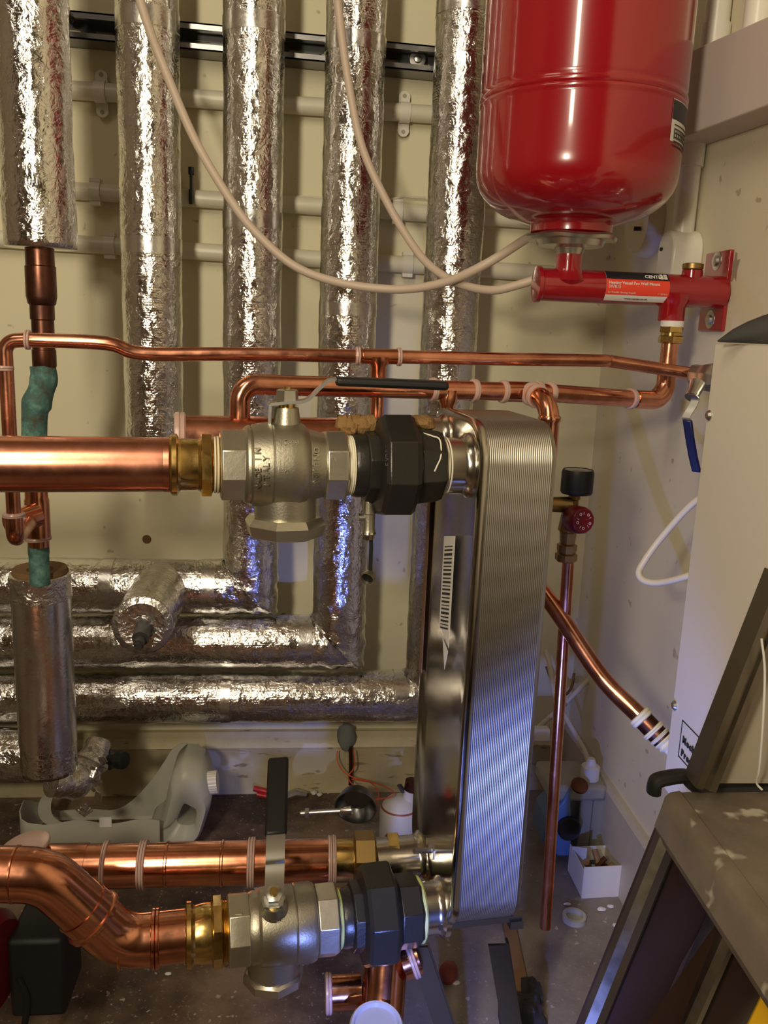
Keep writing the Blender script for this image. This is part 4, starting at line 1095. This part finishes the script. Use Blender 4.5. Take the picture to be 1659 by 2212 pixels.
# cable loop behind the cabinet
cbp = catmull(pts([(1580, 1040, .93), (1500, 1085, .97), (1430, 1160, .99), (1390, 1215, .99), (1380, 1240, .985), (1395, 1256, .975), (1430, 1258, .96), (1490, 1243, .93), (1560, 1215, .91)]), 8)
tag(MB().sweep(cbp, .0042, 14).build('cable_loop', M['cream']), 'white cable looping out from behind the white cabinet', 'cable')
# tool on the cabinet
tl_ = thing('utility_tool', 'dark grey pointed plastic tool lying on top of the white cabinet', 'tool', P(1620, 738, .78))
zt0 = ctop + .001
def tq(x, y, D): return P(x, y, D)
Ya = .80
xa = P(1556, 712, Ya).x
ring = []; sec = []
for t in range(15):
    u = t / 14; x = xa + .13 * u; hgt = .0012 + .0155 * math.sin(min(1, u * 2.4) * PI / 2) ** .8; wdt = .003 + .017 * math.sin(min(1, u * 2) * PI / 2)
    y = Ya - .12 * u
    sec.append([V((x, y, zt0 + .0 + hgt)) + V((0, wdt * math.cos(a), hgt * math.sin(a))) for a in [2 * PI * k / 16 for k in range(16)]])
MB().ringloft(sec).build('body', M['blackish'], tl_)
MB().box(sec[3][0].lerp(sec[3][8], .5) + V((.016, -.022, .012)), (.012, .004, .003), (V((.75, -.65, 0)).normalized(), V((.65, .75, 0)).normalized(), V((0, 0, 1)))).build('slot', M['rubber'], tl_)

# chips in the right wall plaster are shallow inlays
for (x, y, s1_, s2_, lab) in ((1588, 578, .010, .017, 'chipped patch of plaster on the right wall beside the red bracket plate'),):
    c = PX(x, y, WX); mb = MB(); poly = []
    for k in range(14):
        a = 2 * PI * k / 14; rr = 1 + .35 * math.sin(k * 2.3); poly.append(V((WX - .0008, c.y + s1_ * rr * math.cos(a), c.z + s2_ * rr * math.sin(a))))
    tag(mb.prism(poly, V((.001, 0, 0))).build('plaster_chip', Mat('bare_plaster', (.34, .27, .2), .8).m), lab, 'wall damage')
# screws / marks on wall: red-brown splashes
for i, (x, y, rr, lab) in enumerate(((317, 1165, .0085, 'reddish splash on the back wall above the foil branch'), (612, 1333, .008, 'orange-red splash on the back wall beside the middle foil bend'))):
    c = P(x, y, WY - .0006)
    poly = [c + V((rr * (1 + .3 * noise.noise(V((k, i, 0)))) * math.cos(k * .45), 0, rr * (1 + .3 * noise.noise(V((k, i, 3)))) * math.sin(k * .45))) for k in range(14)]
    tag(MB().prism(poly, V((0, .0008, 0))).build('paint_splash', M[('rust', 'clay')[i]]), lab, 'stain')
# ------------------------------------------------------------------ things on the floor
# cut open plastic jug lying on its side
jl = PZ(60, 1845, 0); Yj = 1.37
def jp(x, y, D=Yj): return P(x, y, D)
jug = thing('plastic_jug', 'cut open translucent white plastic jug lying on the floor below the foil pipes', 'jug', V((jp(220, 1800).x, Yj + .06, 0)))
yf, yb2 = 1.345, 1.49
def front(x, y): return P(x, y, yf)
xL = front(22, 1800).x; xR = front(345, 1800).x
# tray: front wall, back wall, left end, floor, with wavy cut edges
def wallstrip(top, depth_fn, zb, name):
    pass
mb = MB(); nseg = 40; outer = []; 
for k in range(nseg + 1):
    t = k / nseg
    # path runs from the right front corner leftwards, round the base end, and back to the right along the rear
    if t < .42: x = xR + (xL + .03 - xR) * (t / .42); y = yf
    elif t < .58:
        a = (t - .42) / .16 * PI; x = xL + .03 - .03 * math.sin(a); y = (yf + yb2) / 2 - (yb2 - yf) / 2 * math.cos(a)
    else: x = xL + .03 + (xR - xL - .0) * ((t - .58) / .42); y = yb2
    outer.append((x, y, t))
r0 = []; r1 = []; r2 = []; r3 = []
zfr = front(150, 1777).z
for x, y, t in outer:
    if t < .42: z = zfr + .004 * math.sin(t * 30)
    elif t < .58: z = zfr + (.022 - zfr) * max(0, (t - .50) / .08)
    else: z = .022 + (zfr + .045) * min(1, max(0, (t - .76) / .2)) ** 1.5 + .004 * math.sin((t - .58) * 17)
    cx = (xL + xR) / 2; n_ = V((0, 0, 0))
    r0.append(V((x, y + (.006 if y < 1.4 else -.006), .001))); r1.append(V((x, y, .012))); r2.append(V((x, y, z)))
    r3.append(V((x + (.0015 if t > .42 and t < .58 else 0), y + (.0015 if y < 1.4 else -.0015), z)))
r4 = [V((p.x, p.y + (.0015 if p.y < 1.4 else -.0015), .012)) for p in r1]
MB().ringloft([r0, r1, r2, r3, r4], False, False, closed=False).build('body', M['jug'], jug, sharp=50)
MB().prism([V((xL + .01, yf + .008, .0015)), V((xR, yf + .008, .0015)), V((xR, yb2 - .008, .0015)), V((xL + .01, yb2 - .008, .0015))], V((0, 0, .0012))).build('side_wall', M['jug'], jug)
MB().prism([V((xL + .012, yf + .010, .0030)), V((xR + .01, yf + .010, .0030)), V((xR + .01, yb2 - .006, .0030)), V((xL + .012, yb2 - .006, .0030))], V((0, 0, .004))).build('sediment', M['dirt'], jug)
# shoulder with a handle hole: closed loop outline extruded with rounded depth
def S(x, y): return P(x, y, 1.40)
outl = [(318, 1842), (322, 1790), (348, 1765), (360, 1725), (372, 1670), (388, 1648), (402, 1641), (425, 1648), (444, 1662), (455, 1700), (458, 1722), (448, 1755), (436, 1788), (420, 1806), (385, 1822), (350, 1840)]
hole = [(384, 1760), (392, 1742), (400, 1728), (412, 1733), (425, 1742), (424, 1760), (419, 1772), (400, 1774), (387, 1770)]
def hull(path2, n): 
    P3 = catmull([S(*p) for p in path2 + [path2[0]]], 4)[:-1]; return P3
ol = hull(outl, 64); hl = hull(hole, 36)
cen = sum(ol, V()) / len(ol); ch = sum(hl, V()) / len(hl)
def match(ol, hl, ch):
    out = []
    for p in ol:
        d_ = (p - ch); a = math.atan2(d_.z, d_.x)
        best = min(hl, key=lambda q: abs((math.atan2((q - ch).z, (q - ch).x) - a + PI) % (2 * PI) - PI)); out.append(best)
    return out
hm = match(ol, hl, ch)
def offs(ps, dy, k=0.0, c=None): return [V((p.x + ((c.x - p.x) * k if c else 0), p.y + dy, p.z + ((c.z - p.z) * k if c else 0))) for p in ps]
lay = [offs(hm, -.012), [a.lerp(b, .35) + V((0, -.032, 0)) for a, b in zip(hm, ol)], [a.lerp(b, .7) + V((0, -.034, 0)) for a, b in zip(hm, ol)], offs(ol, -.020), offs(ol, .02), offs(ol, .06), [a.lerp(b, .6) + V((0, .075, 0)) for a, b in zip(hm, ol)], offs(hm, .05)]
lay.append(lay[0])
MB().ringloft(lay, False, False).build('shoulder', M['jug'], jug, sharp=60)
kd2 = V((1, 0, .12)).normalized(); kc2 = P(443, 1692, 1.40)
MB().lathe(kc2 - kd2 * .012, kd2, [(0, .018), (.022, .016)], 28).build('neck', M['jug'], jug)
def knurl(dd, a, p): return 1 + .02 * math.sin(a * 24)
MB().sweep([kc2 + kd2 * t for t in (.004, .006, .012, .020, .022)], .0195, 96, rfun=knurl).build('cap', M['white'], jug)
st_ = catmull([P(128, 1702, 1.47), P(103, 1722, 1.45), P(96, 1748, 1.42), P(104, 1770, 1.38), P(125, 1782, 1.352)], 6)
tag(MB().strip(st_, V((.011, 0, .002)), .0012).build('plastic_strip', M['jug']), 'curled strip of pale plastic hanging into the cut jug', 'plastic strip')
tag(MB().box(P(228, 1776, 1.343), (.010, .0006, .009), ).build('paper_scrap', M['cardbox']), 'small white scrap stuck to the front rim of the cut jug', 'scrap')

# pliers
pg_ = thing('pliers', 'small pliers with a red handle lying along the back skirting', 'pliers', PZ(600, 1722, 0))
MB().sweep(catmull(pts([(548, 1703, 1.56), (565, 1707, 1.56), (590, 1714, 1.555), (625, 1720, 1.55)]), 4), .0055, 12).build('handle', M['red_plain'], pg_)
MB().sweep(catmull(pts([(555, 1716, 1.555), (590, 1722, 1.55), (625, 1722, 1.55)]), 4), .0045, 12).build('handle', M['red_plain'], pg_)
MB().sweep(pts([(620, 1720, 1.55), (640, 1712, 1.55), (662, 1716, 1.55)]), lambda t: .010 - .006 * abs(t - .4), 10).build('jaw', M['zinc'], pg_)
for i, (x, y, r) in enumerate(((678, 1712, .007), (690, 1716, .006))):
    tag(MB().sphere(P(x, y, 1.56), r, 1, 1, .5, 10, fn=lambda q: 1 + .4 * noise.noise(q * 3)).build('debris', M['paint']), ('larger' if i == 0 else 'smaller') + ' white crumb on the floor right of the red handled pliers', 'debris')
# cup shaped metal bracket with a bolt
cu = thing('metal_cup', 'shiny dark metal cup lying on its side with a long bolt through it', 'metal fitting', PZ(770, 1790, 0))
cc = P(768, 1745, 1.40); cd = V((-.15, -.8, -.2)).normalized()
MB().lathe(cc + cd * -.03, cd, [(0, .012), (.004, .030), (.022, .0375), (.030, .0385), (.030, .0365), (.020, .034), (.008, .024), (.006, .001)], 40).build('cup', M['galv'], cu)
ba = P(650, 1757, 1.37); bb = P(760, 1750, 1.36)
tb_ = thing('long_bolt', 'zinc bolt with a hex nut sticking out to the left of the metal cup', 'bolt', ba)
bdv = (bb - ba).normalized()
MB().sweep([ba, bb], .0048, 14).build('shank', M['zinc'], tb_)
MB().lathe(ba + bdv * .008, bdv, [(0, .0095), (.007, .0095)], 6).build('nut', M['zinc'], tb_)
MB().lathe(bb - bdv * .020, bdv, [(0, .007), (.012, .0085), (.02, .0085)], 20).build('sleeve', M['steel'], tb_)
# worn white canister with dark cap
cz = PZ(868, 1800, 0); cz = V((P(868, 1790, 1.38).x, 1.42, 0))
cn = thing('canister', 'worn white canister with a rusty dark screw cap behind the lower pipes', 'canister', cz)
zc1 = P(868, 1745, 1.42).z; zc2 = P(890, 1700, 1.42).z
MB().lathe(cz, (0, 0, 1), [(.0, .036), (.03, .037), (zc1, .037), (zc1 + .010, .030), (zc1 + .018, .022), (zc1 + .022, .014)], 40).build('body', M['paint'], cn)
MB().lathe(cz + V((0, 0, zc1 + .004)), (0, 0, 1), [(0, .0355), (.002, .0345)], 40).build('ring', M['clay'], cn)
nk = V((cz.x + .018, cz.y, zc1 + .02))
MB().lathe(nk, (.12, 0, 1), [(-.02, .014), (.018, .013)], 24).build('neck', M['paint'], cn)
MB().lathe(nk + V((.003, 0, .016)), (.12, 0, 1), [(0, .013), (.001, .015), (.018, .015), (.019, .013)], 28).build('cap', M['copper_dark'], cn)
MB().strip([nk + V((-.012, 0, .012)), nk + V((-.022, -.005, .03))], V((.002, .003, 0)), .006).build('tab', M['blackish'], cn)
# putty lump and pipe rising in the skirting, orange wires
tag(MB().sphere(P(748, 1592, 1.572), .021, .9, .6, 1.35, 16, fn=lambda q: 1 + .25 * noise.noise(q * 2.5)).sphere(P(747, 1566, 1.576), .010, .6, .5, 1.4, 10).build('putty_lump', M['putty']), 'grey putty lump plugging a hole in the skirting', 'putty')
tag(MB().sweep(pts([(757, 1612, 1.566), (758, 1650, 1.566), (757, 1695, 1.566)]), .0042, 10).build('capillary_pipe', M['copper_dark']), 'thin dark pipe running down the skirting from the putty lump', 'pipe')
for i, (L, lab, mt) in enumerate((([(729, 1622, 1.56), (728, 1640, 1.55), (740, 1665, 1.54), (765, 1680, 1.53), (800, 1690, 1.5), (818, 1715, 1.47), (808, 1755, 1.40)], 'orange wire looping from the putty lump over the metal cup', 'orange'),
        ([(764, 1620, 1.55), (766, 1655, 1.545), (752, 1680, 1.54), (772, 1705, 1.5)], 'short orange wire hanging down the skirting', 'orange'),
        ([(760, 1683, 1.54), (815, 1693, 1.48), (850, 1710, 1.42), (842, 1722, 1.40), (810, 1727, 1.38)], 'orange wire trailing between the metal cup and the canister', 'orange'),
        ([(900, 1660, 1.44), (915, 1680, 1.40), (905, 1720, 1.37), (930, 1760, 1.3), (955, 1840, 1.1), (968, 1915, .90)], 'thin brown wire running down from the canister to the lower steel port', 'brown_and_shade'))):
    tag(MB().sweep(catmull(pts(L), 6), .0013, 6).build('wire', M[mt]), lab, 'wire')
tag(MB().sphere(P(914, 1765, 1.30), .008, .5, .5, 1.7, 14).build('orange_marker', M['orange']), 'small orange oval beside the canister and the heat exchanger', 'marker')
# fittings on the concrete at the front
nr = PZ(450, 2063, 0)
def zring(px, py, r, h, mat, name, label, cat, tilt=(0, 0, 1), Z=.0):
    c = PZ(px, py, Z)
    return tag(MB().lathe(c, tilt, [(0, r * .8), (0, r), (h, r), (h, r * .72), (h * .3, r * .70)], 36).build(name, M[mat]), label, cat)
c = PZ(452, 2072, .0)
mb = MB(); rgs = []
for k in range(21):
    a = math.radians(-50 + 250 * k / 20); rgs.append(c + V((.036 * math.cos(a), .022 * math.sin(a), .005)))
tag(mb.sweep(rgs, lambda t: .0045, 10).build('split_ring', M['brass']), 'broken yellow ring lying on the concrete under the brass coupling', 'ring')
zring(1240, 1987, .019, .009, 'jug', 'plastic_ring', 'translucent round plastic ring lying on the floor beside the hanging pipe', 'ring')
c = PZ(968, 2118, 0)
tag(MB().sphere(c + V((0, 0, .014)), .016, .9, .8, 1.1, 20, fn=lambda q: 1 + .08 * noise.noise(q * 2)).build('rubber_plug', M['clay']), 'reddish brown rounded plug standing on the floor between the stand legs', 'plug')
c = PZ(1125, 2205, 0)
MBk = MB().sphere(c + V((0, 0, .012)), .030, 1.1, .8, .8, 22, fn=lambda q: 1 + .45 * noise.noise(q * 2.2 + V((2, 0, 0)))).sphere(c + V((.022, .03, .02)), .018, .8, 1.3, .8, 16, fn=lambda q: 1 + .35 * noise.noise(q * 3))
tag(MBk.build('dark_lump', M['rock']), 'crumpled dark lump on the floor at the bottom, right of the stand', 'rubbish')
for i, (x, y, s_) in enumerate(((303, 2078, .003), (363, 2105, .003), (985, 2125, .004), (1300, 1966, .005), (1318, 1960, .004), (1075, 2118, .003), (1330, 2000, .004), (1225, 1955, .004), (1395, 2090, .004))):
    c = PZ(x, y, 0); 
    tag(MB().sphere(c + V((0, 0, s_ * .4)), s_, 1.6, 1, .6, 8, fn=lambda q: 1 + .4 * noise.noise(q * 3 + V((i, 0, 0)))).build('plaster_crumb', M['cardbox']),
        ['white crumb on the dark concrete below the copper S-bend', 'second white crumb on the dark concrete, right of the first one', 'pale crumb beside the reddish plug', 'pale crumb on the floor just below the white card tray', 'small pale crumb right below the card tray corner', 'pale speck between the stand legs', 'pale crumb on the floor left of the ladder rail', 'pale crumb between the hanging pipe and the card tray', 'pale crumb near the foot of the near ladder rail'][i], 'crumb')
c = PZ(1120, 2092, 0)
tag(MB().box(c + V((0, .02, .003)), (.010, .16, .003), (V((.97, -.2, 0)).normalized(), V((.10, 1, 0)).normalized(), V((0, 0, 1)))).build('shade_strip', M['brown_and_shade']), 'brown strip of painted shade on the floor along the right of the stand', 'strip')  # thin brown bar imitates a band of shadow on the concrete
# dark pump at the lower left
pm = thing('pump', 'dark pump with a maroon body in the shadow at the lower left corner', 'pump', PZ(60, 2180, 0))
pc_ = P(10, 2060, .90)
MB().lathe(pc_ + V((-.05, 0, -.01)), (1, -.25, 0), [(-.08, .05), (0, .062), (.035, .062), (.048, .052), (.05, .02)], 48).build('housing', M['darkred'], pm)
q = P(95, 2080, .93)
MB().slab((q.x - .032, q.y - .03, q.z - .05), (q.x + .032, q.y + .05, q.z + .055)).build('terminal_box', M['black'], pm, bevel=.006)
MB().sweep(catmull(pts([(40, 2110, .9), (60, 2160, .9), (50, 2230, .9)]), 5), .004, 10).build('cable', M['black'], pm)

# right back corner: cables, clips, pump, beige case, card tray
def rcable(L, r, lab, mat='cream', name='cable'):
    return tag(MB().sweep(catmull(pts(L), 6), r, 12).build(name, M[mat]), lab, 'cable')
rcable([(1178, 1405, 1.52), (1188, 1440, 1.50), (1198, 1500, 1.48), (1228, 1560, 1.45), (1262, 1620, 1.42), (1272, 1650, 1.40)], .0048, 'thick cream cable dropping to the white plug on the beige case')
rcable([(1285, 1455, 1.52), (1250, 1490, 1.50), (1210, 1530, 1.50), (1165, 1570, 1.50), (1150, 1590, 1.5)], .0048, 'cream cable crossing diagonally in the back right corner')
rcable([(1180, 1440, 1.56), (1200, 1490, 1.55), (1222, 1500, 1.56), (1236, 1480, 1.57), (1240, 1455, 1.57)], .0028, 'thin brown cable tangled in the back right corner', 'brown_and_shade')
tag(MB().box(P(1168, 1585, 1.45), (.016, .010, .013)).build('cable_clip', M['white'], bevel=.004), 'white plastic cable clip low in the back corner, left of the hanging copper pipe', 'clip')
cs = thing('pump_case', 'beige upright case with a white plug and round lug in the back right corner', 'case', PZ(1265, 1880, 0))
Yc = 1.33
def cq(x, y): return P(x, y, Yc)
zt_c = cq(1270, 1700).z
xa_, xb_ = cq(1187, 1720).x, cq(1312, 1720).x
MB().slab((xa_, Yc - .0, zt_c - .03), (xb_, Yc + .10, zt_c)).build('top', M['greybox'], cs, bevel=.008)
xa2, xb2 = cq(1252, 1800).x, cq(1290, 1800).x
MB().slab((xa2, Yc + .01, 0), (xa2 + .024, Yc + .09, zt_c - .01)).build('leg', M['greybox'], cs, bevel=.003)
MB().slab((xb2 - .008, Yc + .01, 0), (xb2 + .012, Yc + .09, zt_c - .01)).build('leg', M['greybox'], cs, bevel=.003)
MB().slab((xa2 + .02, Yc + .05, .02), (xb2 - .004, Yc + .06, zt_c - .02)).build('panel', M['pumpblue'], cs)
pgc = P(1275, 1668, Yc + .03)
MB().lathe(pgc + V((0, 0, -.018)), (0, 0, 1), [(0, .014), (.002, .0165), (.030, .0165), (.034, .010), (.045, .006)], 12).build('plug', M['white'], cs)
MB().lathe(P(1251, 1693, Yc) + V((0, -.004, 0)), V((0, -.6, 1)), [(-.004, .015), (0, .015), (.001, .012)], 28).build('round_lug', M['copper_dark'], cs)
pb = thing('blue_pump', 'blue device with a round glass eye behind the hanging copper pipe', 'pump', PZ(1205, 1860, 0))
Yb = 1.325
mb = MB(); mb.prism([P(1232, 1705, Yb), P(1234, 1760, Yb), P(1234, 1850, Yb), P(1205, 1850, Yb), P(1172, 1820, Yb), P(1180, 1770, Yb), P(1215, 1735, Yb)], V((0, .07, 0)))
mb.build('body', M['pumpblue'], pb, bevel=.003)
MB().lathe(P(1226, 1786, Yb - .001), V((0, -1, .15)), [(-.01, .019), (.010, .021), (.013, .019), (.012, .016)], 36).build('bezel', M['rubber'], pb)
MB().lathe(P(1226, 1786, Yb - .006), V((0, -1, .15)), [(0, .016), (.003, .015), (.006, .008)], 32).build('glass', M['glass'], pb)
# card tray with junk
tr = thing('card_tray', 'small white card tray holding dark offcuts against the right skirting', 'tray', PZ(1310, 1935, 0))
q0 = PZ(1255, 1940, 0); q1 = PZ(1365, 1934, 0); fx_ = (q1 - q0); dp_ = V((0, 1, 0)) * .075
hgt = P(1262, 1873, q0.y).z
def panel(a, b, h, mat='cardbox', name='side'):
    n = (b - a).cross(V((0, 0, 1))).normalized() * .0012
    return MB().prism([a, b, b + V((0, 0, h)), a + V((0, 0, h))], n).build(name, M[mat], tr)
panel(q0, q1, hgt); panel(q0, q0 + dp_, hgt * .9); panel(q1, q1 + dp_ * 1.0 + V((.02, 0, 0)), hgt * .95); panel(q0 + dp_, q1 + dp_ + V((.02, 0, 0)), hgt * .8)
MB().prism([q0, q1, q1 + dp_, q0 + dp_], V((0, 0, .001))).build('bottom', M['cardbox'], tr)
fl0 = PZ(1231, 1895, 0)
f0_ = P(1233, 1882, q0.y + .06); f1_ = P(1262, 1880, q0.y + .03); f2_ = P(1267, 1832, q0.y + .03); f3_ = P(1237, 1828, q0.y + .06)
MB().prism([f0_, f1_, f2_, f3_], V((.0008, -.0008, 0))).build('flap', M['cardbox'], tr)
for i in range(12):
    a = q0 + fx_ * (.25 + .05 * (i % 8)) + dp_ * (.3 + .06 * (i % 5)) + V((0, 0, .012 + .003 * i)); an = i * 1.3
    tag(MB().sweep([a, a + V((.018 * math.cos(an), .016 * math.sin(an), .008 + .004 * (i % 3)))], .0035 + .001 * (i % 3), 8).build('offcut', M[('blackish', 'copper_dark', 'brown_and_shade')[i % 3]]), 'dark offcuts piled inside the white card tray', 'offcut', 'offcuts in the card tray')

# ------------------------------------------------------------------ step ladder
ld_ = thing('step_ladder', 'paint spattered aluminium step ladder standing at the lower right', 'ladder', PZ(1275, 2230, 0))
DL = .62
ZT = P(1440, 1706, DL).z
def tz(x, y): return PZ(x, y, ZT)
e0_ = tz(1437, 1712); e1_ = tz(1659, 2052); ed = (e1_ - e0_).normalized()
ed = V((ed.x * .5, ed.y, 0)).normalized()
right_ = V((1, 0, 0)); wdt = .135
tA = e0_; tB = e0_ + ed * .42
mb = MB()
def tread_section(o):
    pr = [(0, -.004), (.004, 0), (.012, .0015), (.014, .0), (wdt, 0), (wdt, -.03), (wdt - .003, -.03), (wdt - .003, -.004), (.010, -.004), (.006, -.030), (.010, -.036), (.006, -.041), (-.002, -.040), (-.006, -.030), (-.002, -.014)]
    return [o + right_ * a + V((0, 0, b)) for a, b in pr]
mb.ringloft([tread_section(tA), tread_section(tB)]); mb.build('tread', M['tread'], ld_)
# black rubber end strip
s0_ = [(1412, 1712), (1414, 1696), (1425, 1684), (1478, 1676), (1492, 1690), (1516, 1704), (1560, 1702), (1659, 1699), (1740, 1697)]
dd0 = [DL - .004 + .006 * (1 if i > 4 else 0) for i in range(9)]
path = catmull([P(x, y, DL + .002) for x, y in s0_], 5)
MB().sweep(path, lambda t: .0066, 12, rfun=lambda dd, a, p: 1 + .15 * math.cos(2 * a)).build('rubber_edge', M['rubber'], ld_)
# rails: far rail above and below the tread
def rail(name, L, D, wpx, thick, mat='alu', lip=True):
    """channel section bar through pixels, wpx wide"""
    a = P(*L[0]); b = P(*L[1]); d = (b - a).normalized()
    z = proj(a)[2]; hw = wpx / F * z / 2
    side = d.cross(V((0, -1, 0))).normalized()
    mb = MB(); y = V((0, 1, 0))
    def sec(o): 
        pr = [(-hw, -thick / 2), (-hw + .010, -thick / 2), (-hw + .010, -thick / 2 + .002), (-hw + .002, -thick / 2 + .002), (-hw + .002, thick / 2 - .002), (hw - .002, thick / 2 - .002), (hw - .002, -thick / 2 + .002), (hw - .006, -thick / 2 + .002), (hw - .006, -thick / 2), (hw, -thick / 2), (hw, thick / 2), (-hw, thick / 2)]
        return [o + side * p[0] + y * p[1] for p in pr]
    mb.ringloft([sec(a), sec(b)])
    return mb.build(name, M[mat], ld_, sharp=30), a, b, side, hw
up0 = P(1515, 1690, .60); up1 = P(1700, 1225, .52)
def bar(name, a, b, w_, t_, mat, parent=None):
    a = V(a); b = V(b); d = (b - a).normalized(); sd_ = d.cross(V((0, 1, 0))).normalized()
    mb = MB(); yy = V((0, 1, 0)); 
    pr = [(-w_ / 2, -t_ / 2), (-w_ / 2 + .006, -t_ / 2), (-w_ / 2 + .0075, -t_ / 2 + .003), (w_ / 2 - .0075, -t_ / 2 + .003), (w_ / 2 - .006, -t_ / 2), (w_ / 2, -t_ / 2), (w_ / 2, t_ / 2), (-w_ / 2, t_ / 2)]
    mb.ringloft([[o + sd_ * p[0] + yy * p[1] for p in pr] for o in (a, b)])
    return mb.build(name, M[mat], parent or ld_, sharp=30)
# upper part of the far rail
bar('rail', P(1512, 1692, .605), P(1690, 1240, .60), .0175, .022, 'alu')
# clear/grey panel spanning right of it
pn = [P(1545, 1692, .615), P(1700, 1330, .615), P(1770, 1330, .615), P(1770, 1692, .615)]
MB().prism(pn, V((0, .003, 0))).build('back_panel', M['card'], ld_)
# lower part: wide brown-faced channel leg between two bright edges
def quad(name, q4, D, mat, th=.004):
    return MB().prism([P(x, y, D) for x, y in q4], V((0, th, 0))).build(name, M[mat], ld_)
def legset(tl, tr_, bl, br, Dt, Db, edge_l, edge_r):
    """leg as a channel: web plus two flanges; corners given as pixels at the leg's distance"""
    A0, A1 = P(*tl, Dt), P(*tr_, Dt); B0, B1 = P(*bl, Db), P(*br, Db)
    # continue to the floor
    t = (A0.z) / (A0.z - B0.z); B0 = A0 + (B0 - A0) * t; t = (A1.z) / (A1.z - B1.z); B1 = A1 + (B1 - A1) * t
    nrm = (B0 - A0).cross(A1 - A0).normalized()
    if nrm.y > 0: nrm = -nrm
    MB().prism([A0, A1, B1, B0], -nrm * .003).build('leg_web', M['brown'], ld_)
    for (p, q, e) in ((A0, B0, edge_l), (A1, B1, edge_r)):
        if not e: continue
        d = (q - p).normalized(); s_ = nrm.cross(d).normalized()
        if (s_.x < 0) == (e > 0): s_ = -s_
        w_ = abs(e)
        mb = MB(); mb.ringloft([[o, o + s_ * w_, o + s_ * w_ + nrm * .004, o + s_ * w_ * .65 + nrm * .012, o + s_ * w_ * .25 + nrm * .014, o + nrm * .008] for o in (p, q)])
        mb.build('leg', M['alu'], ld_, sharp=30)
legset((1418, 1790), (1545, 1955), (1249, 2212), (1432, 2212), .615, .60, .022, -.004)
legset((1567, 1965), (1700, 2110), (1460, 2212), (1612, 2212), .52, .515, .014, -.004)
# hole and lug under the tread corner
MB().lathe(e0_ + V((.004, -.018, -.028)), (-1, -.2, 0), [(-.004, .0085), (.003, .0085), (.004, .006), (.001, .0055)], 24).build('end_rivet', M['tread'], ld_)
# paint string over the rubber strip
mb = MB().sweep(catmull([P(1645, 1380, .58), P(1652, 1450, .58), P(1648, 1560, .58), P(1640, 1660, .59), P(1634, 1690, .60), P(1646, 1706, .60)], 5), .0009, 6)
tag(mb.build('string', M['label_white']), 'thin white string hanging down to the black rubber strip of the ladder', 'string')
# things seen through the ladder
tag(MB().lathe(PZ(1478, 2175, 0) + V((0, .02, 0)), (0, 0, 1), [(0, .035), (.01, .038), (.11, .036), (.13, .028), (.135, .012)], 32).build('red_can', M['canred']), 'red container on the floor seen between the ladder legs', 'can')
tag(MB().prism([P(x, y, .47) for x, y in ((1652, 2118), (1606, 2212), (1590, 2245), (1590, 2300), (1760, 2300), (1760, 2118))], V((0, -.035, 0))).build('yellow_box', M['yellow'], bevel=.004), 'yellow plastic box at the bottom right corner below the ladder tread', 'box')
